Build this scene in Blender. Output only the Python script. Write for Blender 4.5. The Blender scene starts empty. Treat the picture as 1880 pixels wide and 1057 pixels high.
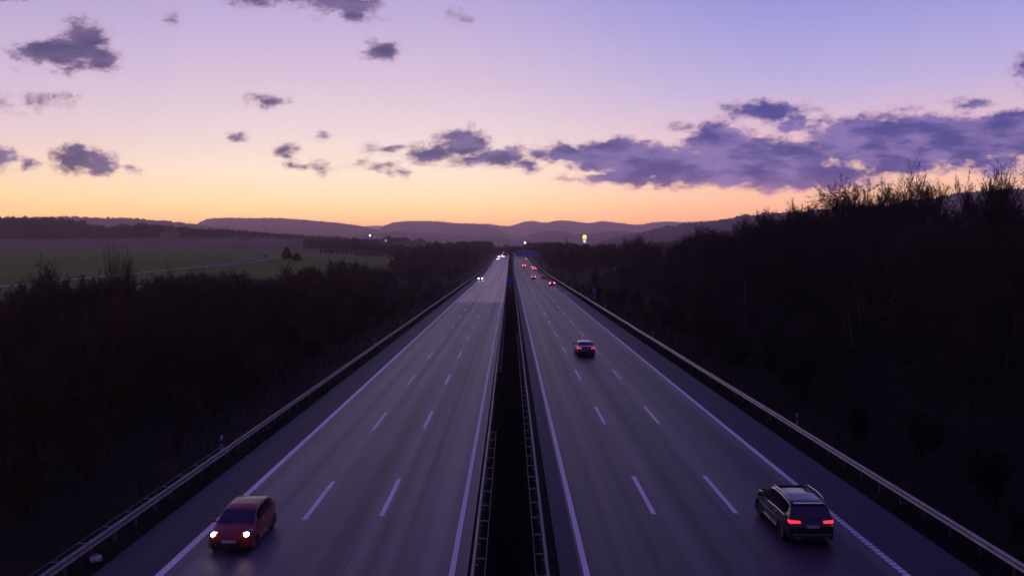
import bpy, math, random
import numpy as np
from mathutils import Vector, noise as mnoise
R = math.radians
C = bpy.context.scene.collection
S = bpy.context.scene
random.seed(7)
rng = np.random.default_rng(7)

# ------------------------------------------------------------------ camera
CAMZ = 11.2
F = 1475.0            # focal length in photo pixels (photo 1880 wide)
HX, HY = 937.0, 461.0  # vanishing point of the motorway in the photo
cam = bpy.data.objects.new('camera', bpy.data.cameras.new('camera'))
C.objects.link(cam)
cam.location = (0, 0, CAMZ)
cam.rotation_euler = (R(90 - 2.62), 0, R(-0.117))
cam.data.sensor_width = 36
cam.data.lens = 36 * F / 1880
cam.data.clip_start = 0.5
cam.data.clip_end = 30000
S.camera = cam

S.render.engine = 'CYCLES'
S.view_settings.view_transform = 'Standard'
S.view_settings.look = 'None'
S.view_settings.exposure = 0
S.view_settings.gamma = 1
S.cycles.use_denoising = True
S.cycles.max_bounces = 5
S.cycles.diffuse_bounces = 2
S.cycles.glossy_bounces = 3
S.cycles.volume_bounces = 2
S.cycles.sample_clamp_indirect = 4
S.cycles.sample_clamp_direct = 0
S.cycles.caustics_reflective = False

def lin(c):
    return tuple(((v/255)/12.92 if v/255 <= .04045 else ((v/255+.055)/1.055)**2.4) for v in c) + (1,)

# ------------------------------------------------------------------ node helper
class NT:
    def __init__(s, tree): s.t = tree
    def n(s, typ, **kw):
        nd = s.t.nodes.new(typ)
        ins = kw.pop('i', {})
        for k, v in kw.items(): setattr(nd, k, v)
        for k, v in ins.items():
            if isinstance(v, bpy.types.NodeSocket): s.t.links.new(v, nd.inputs[k])
            else: nd.inputs[k].default_value = v
        return nd
    def m(s, op, a, b=0.0, c=0.0, clamp=False):
        return s.n('ShaderNodeMath', operation=op, use_clamp=clamp, i={0: a, 1: b, 2: c}).outputs[0]
    def v(s, op, a, b=(0, 0, 0), c=(0, 0, 0)):
        nd = s.n('ShaderNodeVectorMath', operation=op, i={0: a, 1: b})
        if op == 'MULTIPLY_ADD':
            nd.inputs[2].default_value = c
        return nd.outputs['Value' if op in ('LENGTH', 'DOT_PRODUCT', 'DISTANCE') else 'Vector']
    def noise(s, vec, scale, detail=4, rough=.5, out='Fac'):
        return s.n('ShaderNodeTexNoise', i={'Vector': vec, 'Scale': scale, 'Detail': detail, 'Roughness': rough}).outputs[out]
    def ramp(s, fac, stops, interp='LINEAR'):
        nd = s.n('ShaderNodeValToRGB', i={0: fac})
        cr = nd.color_ramp; cr.interpolation = interp
        while len(cr.elements) < len(stops): cr.elements.new(.5)
        for e, (p, c) in zip(cr.elements, stops):
            e.position = p; e.color = c if len(c) == 4 else tuple(c) + (1,)
        return nd.outputs[0]
    def mix(s, f, a, b, typ='MIX'):
        nd = s.n('ShaderNodeMix', data_type='RGBA', blend_type=typ)
        for k, v in ((0, f), (6, a), (7, b)):
            if isinstance(v, bpy.types.NodeSocket): s.t.links.new(v, nd.inputs[k])
            else: nd.inputs[k].default_value = v
        return nd.outputs[2]
    def sstep(s, x, a, b):
        return s.n('ShaderNodeMapRange', interpolation_type='SMOOTHSTEP', i={0: x, 1: a, 2: b, 3: 0.0, 4: 1.0}).outputs[0]

# ------------------------------------------------------------------ world: dusk sky with clouds (by direction)
HAZE = 1.9e-4; HAZE_TOP = 300.0; HAZE_FAR = 8200.0; HAZE_GLOW = (.25, .14, .21)
W = bpy.data.worlds.new('World'); S.world = W; W.use_nodes = True
W.node_tree.nodes.clear()
w = NT(W.node_tree)
D = w.n('ShaderNodeTexCoord').outputs['Generated']
D = w.v('NORMALIZE', D)
sp = w.n('ShaderNodeSeparateXYZ', i={0: D})
dx, dy, dz = sp.outputs
hor = w.m('SQRT', w.m('ADD', w.m('MULTIPLY', dx, dx), w.m('MULTIPLY', dy, dy)))
elev = w.m('ARCTAN2', dz, hor)              # radians above the horizon
azim = w.m('ARCTAN2', dx, dy)               # 0 = along the motorway, + = right
# elevation position: 0..1 for -0.02..1.57 with most detail low
ep = w.m('POWER', w.m('MAXIMUM', elev, 0.0), 0.5)   # sqrt: .04->.2 .1->.32 .3->.55 1.57->1.25
ep = w.m('DIVIDE', ep, 1.2533)
def P(e): return math.sqrt(max(e, 0))/1.2533
centre = w.ramp(ep, [(0, lin((250,160,100))), (P(.028), lin((250,174,132))), (P(.041), lin((254,198,152))), (P(.052), lin((254,215,162))), (P(.07), lin((254,223,184))),
    (P(.092), lin((254,228,204))), (P(.143), lin((235,214,215))), (P(.21), lin((214,192,215))), (P(.27), lin((194,176,216))), (P(.33), lin((172,160,214))),
    (P(.5), lin((140,122,192))), (P(.8), lin((84,66,154))), (1, lin((64,50,138)))])
left = w.ramp(ep, [(0, lin((240,160,110))), (P(.035), lin((250,196,140))), (P(.06), lin((252,214,165))), (P(.09), lin((244,214,190))),
    (P(.13), lin((226,200,206))), (P(.18), lin((208,188,212))), (P(.25), lin((186,170,210))), (P(.32), lin((166,152,206))),
    (P(.5), lin((136,120,186))), (P(.8), lin((84,66,154))), (1, lin((64,50,138)))])
right = w.ramp(ep, [(0, lin((240,140,110))), (P(.03), lin((250,166,138))), (P(.048), lin((254,182,148))), (P(.07), lin((252,196,166))), (P(.1), lin((246,200,182))),
    (P(.14), lin((224,190,204))), (P(.19), lin((192,178,218))), (P(.25), lin((168,162,218))), (P(.32), lin((138,142,210))),
    (P(.5), lin((116,112,194))), (P(.8), lin((78,64,156))), (1, lin((64,50,138)))])
back = w.ramp(ep, [(0, lin((92,80,132))), (P(.15), lin((80,78,138))), (P(.4), lin((76,62,146))), (1, lin((64,50,138)))])
sky = w.mix(w.sstep(azim, -0.12, 0.36), centre, right)
sky = w.mix(w.sstep(azim, -0.22, -0.62), sky, left)
sky = w.mix(w.sstep(w.m('ABSOLUTE', w.m('ADD', azim, 0.35)), 0.9, 2.2), sky, back)
# clouds in the tangent plane of the view down the motorway
inv = w.m('DIVIDE', 1.0, w.m('MAXIMUM', dy, 0.05))
U = w.m('MULTIPLY', dx, inv); V = w.m('MULTIPLY', dz, inv)
P0 = w.n('ShaderNodeCombineXYZ', i={0: U, 1: V, 2: 0.0}).outputs[0]
PN = w.v('MULTIPLY', P0, (.85, 1.45, 1.0))
warp = w.n('ShaderNodeTexNoise', i={'Vector': PN, 'Scale': 16.0, 'Detail': 5.0, 'Roughness': .62}).outputs['Color']
warp = w.v('SUBTRACT', warp, (.5, .5, .5))
PW = w.v('ADD', P0, w.v('MULTIPLY', warp, (.045, .034, 0)))
CL = [(135,103,95,40,1),(165,76,55,42,1),(70,98,42,24,.9),(195,120,40,30,.8),
 (560,-6,180,34,1),(650,18,80,36,.9),(470,-2,90,20,.7),(15,-2,80,24,.8),
 (325,42,22,14,.3),(707,102,38,24,.85),(493,187,42,16,.55),(445,247,26,14,.45),(597,257,30,14,.36),(522,278,34,20,.65),(535,304,36,10,.42),(600,305,40,12,.25),
 (150,293,66,32,1),(185,306,44,26,1),(-4,292,48,34,1),(60,300,22,13,.6),(70,188,85,18,.3),(240,313,40,10,.32),
 (850,262,62,34,1),(905,288,84,30,1),(790,282,60,24,.95),(712,268,46,14,.6),(735,318,28,12,.5),(690,303,50,12,.33),(968,302,36,16,.7),
 (1030,280,76,22,1.1),(1130,285,120,36,1.3),(1220,306,150,38,1.4),(1120,326,110,12,.8),(1315,266,84,44,1.3),(1370,300,220,54,1.6),(1260,326,150,28,1.1),
 (1480,318,190,36,1.2),(1590,262,150,54,1.6),(1720,258,170,56,1.6),(1850,250,120,50,1.6),(1680,300,150,28,.8),(1820,300,90,30,.9),
 (1405,206,88,26,.95),(1448,230,46,28,.8),(1345,216,44,16,.35),(1780,190,56,13,.62),(1875,125,34,34,.5),(850,38,32,14,.22),(1250,232,40,14,.35),(1660,210,60,12,.35)]
fld = None
for (px, py, rx, ry, s) in CL:
    ix, iy = F/rx, F/ry
    q = w.v('MULTIPLY_ADD', PW, (ix, iy, 0), (-(px-HX)/F*ix, -(HY-py)/F*iy, 0))
    e = w.m('MULTIPLY_ADD', w.v('LENGTH', q), -s, s)
    fld = e if fld is None else w.m('MAXIMUM', fld, e)
fb = w.noise(PN, 42.0, 8, .68)
dens = w.m('ADD', w.m('MINIMUM', fld, .8), w.m('MULTIPLY', w.m('SUBTRACT', fb, .5), 1.9))
cov = w.sstep(dens, -0.06, 0.56)
cov = w.m('MULTIPLY', cov, w.sstep(dy, .3, .5))
core = w.sstep(dens, 0.05, .6)
big = w.noise(w.v('MULTIPLY', PN, (.8, 1.3, 1)), 20.0, 7, .62)
big = w.sstep(big, .39, .62)
ccR = w.mix(big, lin((66,68,136)), lin((128,112,170)))
ccL = w.mix(big, lin((70,66,108)), lin((112,96,142)))
ccol = w.mix(w.sstep(azim, -.25, .3), ccL, ccR)
ccol = w.mix(w.m('MULTIPLY', w.sstep(V, .105, .068), .38), ccol, lin((178,124,150)))
ccol = w.mix(w.m('MULTIPLY', w.m('SUBTRACT', 1.0, core), .55), ccol, w.mix(.6, ccol, lin((226,160,168))))
sky2 = w.mix(w.m('MULTIPLY', cov, .94), sky, ccol)
# thin bars of cloud low over the hills
bar = w.noise(w.v('MULTIPLY', P0, (8, 160, 1)), 1.0, 3, .5)
bar = w.m('MULTIPLY', w.sstep(bar, .52, .7), w.m('MULTIPLY', w.sstep(V, .034, .038), w.sstep(V, .05, .042)))
bar = w.m('MULTIPLY', bar, w.m('MULTIPLY', w.sstep(U, .12, .2), w.sstep(dy, .3, .5)))
sky2 = w.mix(w.m('MULTIPLY', bar, .5), sky2, lin((170,110,130)))
# the sky itself is brighter than it looks through the valley haze: undo the dimming of HAZE along each direction
path = w.m('MINIMUM', w.m('DIVIDE', HAZE_TOP-CAMZ, w.m('MAXIMUM', w.m('TANGENT', elev), .001)), HAZE_FAR)
Tr = w.m('EXPONENT', w.m('MULTIPLY', path, -HAZE))
sc = w.v('SCALE', HAZE_GLOW, None) if False else w.n('ShaderNodeVectorMath', operation='SCALE', i={0: HAZE_GLOW, 'Scale': w.m('SUBTRACT', 1.0, Tr)}).outputs[0]
cl_ = w.v('SUBTRACT', sky2, sc)
cl_ = w.n('ShaderNodeVectorMath', operation='SCALE', i={0: cl_, 'Scale': w.m('DIVIDE', 1.0, Tr)}).outputs[0]
cl_ = w.v('MAXIMUM', cl_, (.02, .02, .02))
front = w.sstep(dy, -.2, .25)
skyo = w.mix(front, sky2, cl_)
bg = w.n('ShaderNodeBackground', i={'Color': skyo, 'Strength': 1.0})
w.n('ShaderNodeOutputWorld', i={'Surface': bg.outputs[0]})
W.cycles.sampling_method = 'MANUAL'
W.cycles.sample_map_resolution = 512

# last glow of the sun just over the hills, left of the motorway
sun = bpy.data.objects.new('sun', bpy.data.lights.new('sun', 'SUN')); C.objects.link(sun)
sun.data.energy = 0.35; sun.data.angle = R(10); sun.data.color = (1, .55, .35)
sun.rotation_euler = (R(90 - 3.5), 0, R(32))   # shines from ahead-left

# ------------------------------------------------------------------ materials
def mat(name, col, rough=.6, metal=0, emit=None, es=0, coat=0, spec=.5):
    m = bpy.data.materials.new(name); m.use_nodes = True
    b = m.node_tree.nodes['Principled BSDF']
    b.inputs['Base Color'].default_value = tuple(col)[:3] + (1,)
    b.inputs['Roughness'].default_value = rough
    b.inputs['Metallic'].default_value = metal
    b.inputs['Coat Weight'].default_value = coat
    b.inputs['Specular IOR Level'].default_value = spec
    if emit:
        b.inputs['Emission Color'].default_value = tuple(emit)[:3] + (1,)
        b.inputs['Emission Strength'].default_value = es
    return m
def noisy(name, c1, c2, scale, rough=.8, detail=5, coord='Object', metal=0, spec=.3, bump=0):
    m = mat(name, c1, rough, metal, spec=spec)
    t = NT(m.node_tree); b = m.node_tree.nodes['Principled BSDF']
    co = t.n('ShaderNodeTexCoord').outputs[coord]
    f = t.noise(co, scale, detail, .6)
    col = t.mix(t.sstep(f, .35, .68), tuple(c1)+(1,), tuple(c2)+(1,))
    m.node_tree.links.new(col, b.inputs['Base Color'])
    if bump:
        bn = t.n('ShaderNodeBump', i={'Strength': bump, 'Height': f})
        m.node_tree.links.new(bn.outputs[0], b.inputs['Normal'])
    return m
def tree_mat(name, c1, c2, rough=.9):
    m = mat(name, c1, rough, spec=.15)
    t = NT(m.node_tree); b = m.node_tree.nodes['Principled BSDF']
    oi = t.n('ShaderNodeObjectInfo').outputs['Random']
    f = t.noise(t.n('ShaderNodeTexCoord').outputs['Object'], 1.3, 3)
    a = t.m('ADD', t.m('MULTIPLY', oi, .7), t.m('MULTIPLY', f, .5))
    m.node_tree.links.new(t.mix(t.sstep(a, .2, 1.0), tuple(c1)+(1,), tuple(c2)+(1,)), b.inputs['Base Color'])
    return m

def road_mat(name, base, light, streak=1.0, patch=False, rough=.62):
    m = mat(name, base, rough, spec=.28)
    t = NT(m.node_tree); b = m.node_tree.nodes['Principled BSDF']
    co = t.n('ShaderNodeNewGeometry').outputs['Position']
    s1 = t.noise(t.v('MULTIPLY', co, (.85, .004, 0)), 1.0, 3, .5)      # long tyre-worn bands
    s2 = t.noise(t.v('MULTIPLY', co, (.5, .05, 0)), 1.0, 4, .6)
    g = t.noise(co, 11.0, 4, .8)
    blot = t.noise(t.v('MULTIPLY', co, (.6, .18, 1)), 1.0, 5, .65)
    f = t.m('ADD', t.m('MULTIPLY', t.sstep(s1, .37, .63), .85*streak), t.m('MULTIPLY', s2, .30))
    f = t.m('ADD', f, t.m('MULTIPLY', t.m('SUBTRACT', g, .5), 1.3))
    f = t.m('ADD', f, t.m('MULTIPLY', t.m('SUBTRACT', blot, .5), .7), clamp=True)
    col = t.mix(f, tuple(base)+(1,), tuple(light)+(1,))
    if patch:   # oily scrape marks on the fast lane, and sealed cracks
        q = t.v('DISTANCE', t.v('MULTIPLY', co, (.55, .18, 0)), (-3.9*.55, 72*.18, 0))
        sc = t.noise(t.v('MULTIPLY', co, (1.2, 1.1, 0)), 1.6, 4, .7)
        mk = t.m('MULTIPLY', t.sstep(q, 1.7, .3), t.sstep(sc, .46, .56))
        col = t.mix(t.m('MULTIPLY', mk, .85), col, (.012, .011, .014, 1))
    spx = t.n('ShaderNodeSeparateXYZ', i={0: co})
    cr = t.noise(t.v('MULTIPLY', co, (.02, .02, 0)), 1.0, 2)
    line = t.m('ABSOLUTE', t.m('SUBTRACT', t.m('FRACT', t.m('ADD', t.m('MULTIPLY', spx.outputs[1], 1/57.0), t.m('MULTIPLY', cr, .3))), .5))
    col = t.mix(t.m('MULTIPLY', t.sstep(line, .0016, .0006), .55), col, (.012, .011, .013, 1))
    # slabs laid at different times, and the dark seams between the lanes
    cell = t.v('FLOOR', t.v('MULTIPLY', co, (1/3.55, 1/46.0, 0)))
    wn = t.n('ShaderNodeTexWhiteNoise', i={'Vector': cell}).outputs[0]
    col = t.mix(t.m('MULTIPLY', t.sstep(wn, .5, 1.0), .20), col, (.012, .011, .017, 1))
    wob = t.m('MULTIPLY', t.m('SUBTRACT', t.noise(t.v('MULTIPLY', co, (0, .15, 0)), 1.0, 3), .5), .25)
    for xs_ in (-8.95, -5.9, 5.75, 9.98):
        dd = t.m('ABSOLUTE', t.m('ADD', t.m('SUBTRACT', spx.outputs[0], xs_), wob))
        br_ = t.sstep(t.noise(t.v('MULTIPLY', co, (0, .06, 0)), 1.0, 2), .42, .56)
        col = t.mix(t.m('MULTIPLY', t.m('MULTIPLY', t.sstep(dd, .045, .015), br_), .6), col, (.010, .009, .012, 1))
    m.node_tree.links.new(col, b.inputs['Base Color'])
    rr = t.m('MULTIPLY_ADD', s1, -.22, rough + .1)
    m.node_tree.links.new(rr, b.inputs['Roughness'])
    bn = t.n('ShaderNodeBump', i={'Strength': .25, 'Distance': .01, 'Height': t.noise(co, 90.0, 2)})
    m.node_tree.links.new(bn.outputs[0], b.inputs['Normal'])
    return m

M = {}
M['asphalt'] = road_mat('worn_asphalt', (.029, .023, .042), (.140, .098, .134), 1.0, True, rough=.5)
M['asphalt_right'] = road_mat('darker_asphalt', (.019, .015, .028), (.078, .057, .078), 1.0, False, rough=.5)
M['asphalt2'] = road_mat('pale_asphalt', (.20, .135, .175), (.31, .21, .25), .6, rough=.42)  # paler stretch of road; far grazing sheen also mixed into its colour
M['shoulder'] = road_mat('shoulder_asphalt', (.026, .024, .046), (.044, .040, .070), .35, rough=.7)
M['paint'] = noisy('marking_paint', (.74, .66, .66), (.90, .82, .82), 9, .55, coord='Object')
t = NT(M['paint'].node_tree); b = M['paint'].node_tree.nodes['Principled BSDF']
src = b.inputs['Base Color'].links[0].from_socket
co = t.n('ShaderNodeTexCoord').outputs['Object']
wear = t.m('MULTIPLY', t.sstep(t.noise(co, 7.0, 6, .75), .54, .66), t.sstep(t.noise(co, .12, 3), .3, .6))
M['paint'].node_tree.links.new(t.mix(t.m('MULTIPLY', wear, .8), src, (.07, .055, .07, 1)), b.inputs['Base Color'])
M['rail'] = noisy('galvanised_steel', (.10, .097, .12), (.17, .163, .19), 2.5, .5, metal=.3, spec=.5)
M['rail_glow_tint'] = noisy('glow_tinted_steel', (.22, .20, .215), (.31, .285, .30), 2.5, .45, metal=.5, spec=.5)  # same steel as the other rails, horizon glow lightened into its colour
M['railpost'] = noisy('dull_steel', (.05, .048, .056), (.08, .075, .085), 3, .6, metal=.2)
M['bark'] = tree_mat('bare_twigs', (.014, .012, .013), (.040, .031, .032))
M['bark2'] = tree_mat('reddish_twigs', (.020, .014, .013), (.052, .034, .030))
M['bark_pale'] = tree_mat('pale_bark', (.05, .042, .045), (.09, .075, .075))
M['trunk'] = tree_mat('dark_bark', (.016, .012, .012), (.028, .021, .021))
M['leaf'] = tree_mat('withered_leaves', (.035, .018, .010), (.06, .03, .014))
M['scrub'] = noisy('dead_scrub', (.009, .0085, .008), (.024, .018, .014), .6, .95)
M['verge'] = noisy('verge_grass', (.010, .012, .007), (.024, .024, .014), .9, .95)
M['needle'] = tree_mat('spruce_needles', (.008, .012, .009), (.016, .020, .014))
M['farwood'] = noisy('far_wood_twigs', (.020, .012, .014), (.045, .026, .027), .012, .95)
M['white_plastic'] = noisy('white_plastic', (.24, .25, .29), (.40, .40, .44), 8, .5)
M['black_plastic'] = mat('black_plastic', (.012, .012, .013), .5)
M['sign_blue'] = noisy('sign_blue', (.006, .06, .42), (.01, .08, .52), 2, .4)
M['sign_white'] = mat('sign_white', (.75, .75, .78), .4)
M['concrete'] = noisy('grey_concrete', (.16, .15, .15), (.24, .22, .22), 1.5, .85)
M['wall'] = noisy('house_wall', (.13, .105, .105), (.20, .165, .16), .4, .85)
M['roof'] = noisy('roof_tiles', (.07, .035, .03), (.12, .06, .05), .8, .8)
M['pane'] = mat('window_pane', (.01, .012, .02), .08, spec=.8)
M['tyre'] = mat('tyre_rubber', (.010, .010, .010), .8)
M['rim'] = mat('alloy_rim', (.35, .35, .38), .3, .9)
M['glass'] = mat('car_glass', (.006, .010, .022), .06, spec=.9)
M['chrome'] = mat('chrome_trim', (.62, .60, .60), .18, 1)
M['plate'] = mat('number_plate', (.34, .35, .40), .4)
M['plate_eu'] = mat('plate_blue', (.01, .05, .4), .4)
M['red_paint'] = mat('red_car_paint', (.20, .016, .008), .38, 0, coat=.3)
M['black_paint'] = mat('black_car_paint', (.004, .004, .006), .12, 0, coat=.6)
M['dark_paint'] = mat('dark_grey_car_paint', (.010, .010, .014), .18, 0, coat=1)
M['silver_paint'] = mat('silver_car_paint', (.30, .29, .31), .28, .5, coat=1)
M['darkred_paint'] = mat('dark_red_car_paint', (.16, .012, .012), .3, 0, coat=1)
M['head'] = mat('lit_headlight', (.9, .9, .9), .2, emit=(1, .80, .66), es=12)
M['head_far'] = mat('lit_distant_headlight', (.9, .9, .9), .2, emit=(1, .78, .80), es=20)
M['clear_lens'] = mat('clear_lens', (.5,.25,.25), .1, coat=1)
M['head_amber'] = mat('lit_side_light', (.9, .5, .2), .2, emit=(1, .5, .22), es=3)
M['tail'] = mat('lit_tail_light', (.4, .01, .02), .2, emit=(1, .02, .035), es=2.2)
M['brake'] = mat('lit_brake_light', (.4, .01, .02), .2, emit=(1, .10, .10), es=24)
M['lamp'] = mat('lit_lamp', (.9, .9, .9), .3, emit=(1, .92, .95), es=45)
M['lit_yellow'] = mat('lit_yellow', (.8, .6, .02), .4, emit=(1, .78, .02), es=1.6)
M['lit_white'] = mat('lit_white', (.7, .7, .8), .4, emit=(.85, .8, 1), es=1.0)
M['lit_cream'] = mat('lit_cream', (.7, .65, .5), .4, emit=(1, .82, .62), es=.6)
M['lit_window'] = mat('lit_window', (.8, .6, .4), .4, emit=(1, .7, .5), es=2)
M['hut'] = noisy('blue_sheet_metal', (.015, .10, .30), (.02, .13, .36), 1, .5)

# ------------------------------------------------------------------ object helpers
def mesh_obj(name, verts, faces, m, parent=None, smooth=False, mats=None, midx=None):
    me = bpy.data.meshes.new(name)
    me.from_pydata(verts, [], faces)
    for x in (mats or [m]): me.materials.append(x)
    if midx is not None: me.polygons.foreach_set('material_index', midx)
    if smooth: me.polygons.foreach_set('use_smooth', [True]*len(me.polygons))
    me.update()
    o = bpy.data.objects.new(name, me); C.objects.link(o)
    if parent: o.parent = parent
    return o
def tri_mesh(name, V, m, tris=None, smooth=False):
    """V: (n*3,3) array of loose triangles, or indexed by tris"""
    V = np.asarray(V, dtype=np.float32)
    if tris is None: tris = np.arange(len(V), dtype=np.int32).reshape(-1, 3)
    me = bpy.data.meshes.new(name)
    me.vertices.add(len(V)); me.vertices.foreach_set('co', V.ravel())
    me.loops.add(tris.size); me.loops.foreach_set('vertex_index', tris.ravel().astype(np.int32))
    me.polygons.add(len(tris)); me.polygons.foreach_set('loop_start', np.arange(0, tris.size, 3, dtype=np.int32))
    me.materials.append(m)
    me.update(calc_edges=True)
    if smooth: me.polygons.foreach_set('use_smooth', [True]*len(me.polygons))
    return me
def grid_obj(name, G, m, kind=None, smooth=True):
    """G: array (r,c,3)"""
    r, c, _ = G.shape
    V = G.reshape(-1, 3)
    i = np.arange((r-1)*(c-1)); a = (i//(c-1))*c + i % (c-1)
    q = np.stack([a, a+1, a+c+1, a+c], 1)
    o = mesh_obj(name, V.tolist(), q.tolist(), m, smooth=smooth)
    if kind: o['kind'] = kind
    return o
class MB:
    def __init__(s): s.v = []; s.f = []
    def add(s, V, Fc):
        n = len(s.v); s.v += [tuple(p) for p in V]; s.f += [tuple(i+n for i in f) for f in Fc]
        return s
    def box(s, x0, x1, y0, y1, z0, z1):
        V = [(x, y, z) for z in (z0, z1) for y in (y0, y1) for x in (x0, x1)]
        return s.add(V, [(0,2,3,1),(4,5,7,6),(0,1,5,4),(2,6,7,3),(0,4,6,2),(1,3,7,5)])
    def tube(s, pts, r, n=8, caps=True):
        pts = [Vector(p) for p in pts]
        rr = r if isinstance(r, (list, tuple)) else [r]*len(pts)
        rings = []
        for k, p in enumerate(pts):
            d = (pts[min(k+1, len(pts)-1)] - pts[max(k-1, 0)]).normalized()
            u = d.cross(Vector((0, 0, 1)) if abs(d.z) < .9 else Vector((1, 0, 0))).normalized(); v = d.cross(u)
            rings.append([p + (u*math.cos(a*2*math.pi/n) + v*math.sin(a*2*math.pi/n))*rr[k] for a in range(n)])
        V = [q for rg in rings for q in rg]; Fc = []
        for k in range(len(pts)-1):
            for a in range(n):
                b = (a+1) % n
                Fc.append((k*n+a, k*n+b, (k+1)*n+b, (k+1)*n+a))
        if caps:
            Fc.append(tuple(range(n-1, -1, -1))); Fc.append(tuple((len(pts)-1)*n+a for a in range(n)))
        return s.add(V, Fc)
    def ball(s, c, r, n=10, k=6):
        rx, ry, rz = r if isinstance(r, tuple) else (r, r, r)
        V = [(c[0], c[1], c[2]-rz)]
        for i in range(1, k):
            t = math.pi*i/k - math.pi/2
            for a in range(n):
                g = 2*math.pi*a/n
                V.append((c[0]+rx*math.cos(t)*math.cos(g), c[1]+ry*math.cos(t)*math.sin(g), c[2]+rz*math.sin(t)))
        V.append((c[0], c[1], c[2]+rz)); Fc = []
        for a in range(n): Fc.append((0, 1+(a+1) % n, 1+a))
        for i in range(k-2):
            for a in range(n):
                b = (a+1) % n; o = 1+i*n
                Fc.append((o+a, o+b, o+n+b, o+n+a))
        o = 1+(k-2)*n
        for a in range(n): Fc.append((o+a, o+(a+1) % n, len(V)-1))
        return s.add(V, Fc)
    def build(s, name, m, parent=None, smooth=False): return mesh_obj(name, s.v, s.f, m, parent, smooth)
def tag(o, label, cat, group=None, kind=None):
    o['label'] = label; o['category'] = cat
    if group: o['group'] = group
    if kind: o['kind'] = kind
    return o
def empty(name, loc, label, cat, rz=0, group=None):
    o = bpy.data.objects.new(name, None); C.objects.link(o)
    o.location = loc; o.rotation_euler = (0, 0, rz); o.empty_display_size = .3
    return tag(o, label, cat, group)
def copy_tree(o, parent=None):
    c = o.copy(); C.objects.link(c)
    if parent: c.parent = parent
    for ch in KIDS.get(o.name, o.children): copy_tree(ch, c)
    return c
KIDS = {}
def ss(a, b, x):
    t = np.clip((np.asarray(x, float)-a)/(b-a), 0, 1); return t*t*(3-2*t)

# ------------------------------------------------------------------ terrain
_py = np.arange(-100, 9001, 5.0)
_sl = .0195*ss(330, 470, _py)*(1-ss(880, 1000, _py)) - .004*ss(960, 1060, _py)*(1-ss(1500, 1700, _py))
_pz = np.concatenate([[0], np.cumsum((_sl[1:]+_sl[:-1])/2*5.0)])
def zr(y): return np.interp(y, _py, _pz)      # height of the carriageway
def ground(x, y):
    x = np.asarray(x, float); y = np.asarray(y, float)
    z = zr(y)
    Fy = np.interp(y, [0,200,300,400,550,800,880,1000,1200,2500,9000], [-1.2,-1.2,2.2,7.6,13,23,25,30,32,34,40])
    Cy = np.interp(y, [0,200,400,550,800,1200,9000], [-1.2,-1.2,2.5,6,11,12,20])
    a = -x/np.maximum(y, 30)
    L = Cy + (Fy-Cy)*ss(.05, .34, a)
    n = np.sin(x*.013+1.3)*np.cos(y*.011)*.4
    zl = z + (L + n - z)*ss(16.5, 27, -x)
    zrt = z + 7.0*ss(18.5, 42, x) + 4*ss(42, 95, x) + 6*ss(120, 400, x)
    zrt = zrt*(1-ss(600, 900, y)) + (z+3*ss(20, 60, x))*ss(600, 900, y)
    out = np.where(x < 0, zl, zrt) - .03
    road = ((x > -14.45) & (x < -1.55)) | ((x > 1.75) & (x < 16.25))
    return np.where(road, z - .14, out)
def gz(x, y): return float(ground(x, y))
ys = np.concatenate([np.arange(-40, 1104, 8.0), np.arange(1120, 2000, 40), np.arange(2000, 12001, 400)])
xh = [20, 22, 24.5, 27, 30, 34, 38, 42, 48, 56, 66, 80, 95, 115, 140, 170, 210, 260, 320, 400, 500, 650, 850, 1200, 1800, 2800, 4500, 8000]
xs = np.array([-x for x in xh[::-1]] + [-18, -16.5, -15.4, -14.6, -14.4, -10, -5, -1.6, -1.5, 0, 1.7, 1.8, 5, 10, 16.2, 16.3, 17.4, 18.5] + xh, float)
X, Y = np.meshgrid(xs, ys)
G = np.stack([X, Y, ground(X, Y)], -1)
gm = mat('ground', (.02, .02, .02), .95, spec=.1)
t = NT(gm.node_tree); b = gm.node_tree.nodes['Principled BSDF']
co = t.n('ShaderNodeNewGeometry').outputs['Position']
px_ = t.n('ShaderNodeSeparateXYZ', i={0: co})
n1 = t.noise(co, .35, 6, .65); n2 = t.noise(t.v('MULTIPLY', co, (.004, .03, 0)), 1.0, 4, .6)
bank = t.mix(n1, (.006, .006, .004, 1), (.020, .016, .012, 1))
grass = t.mix(t.sstep(n2, .3, .7), (.068, .150, .003, 1), (.110, .215, .006, 1))
grass = t.mix(t.m('MULTIPLY', n1, .4), grass, (.070, .095, .015, 1))
plough = t.mix(n2, (.085, .066, .066, 1), (.11, .084, .084, 1))
edge = t.m('ADD', px_.outputs[1], t.m('MULTIPLY', px_.outputs[0], .10))
field = t.mix(t.sstep(edge, 540, 560), grass, plough)
isf = t.m('MULTIPLY', t.sstep(px_.outputs[0], -58, -70), t.sstep(px_.outputs[1], 190, 215))
col = t.mix(isf, bank, field)
gm.node_tree.links.new(col, b.inputs['Base Color'])
grid_obj('ground', G, gm, 'structure')

# rays from the photograph onto the terrain, used to measure where things stand
def on_ground(px, py, y0=120, y1=2500, dz=0.0):
    yy = np.arange(y0, y1, 1.0)
    xx = (px-HX)/F*yy; zz = CAMZ + (HY-py)/F*yy
    d = zz - ground(xx, yy) - dz
    k = np.where(d < 0)[0]
    k = k[0] if len(k) else len(yy)-1
    return float(xx[k]), float(yy[k])

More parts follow.
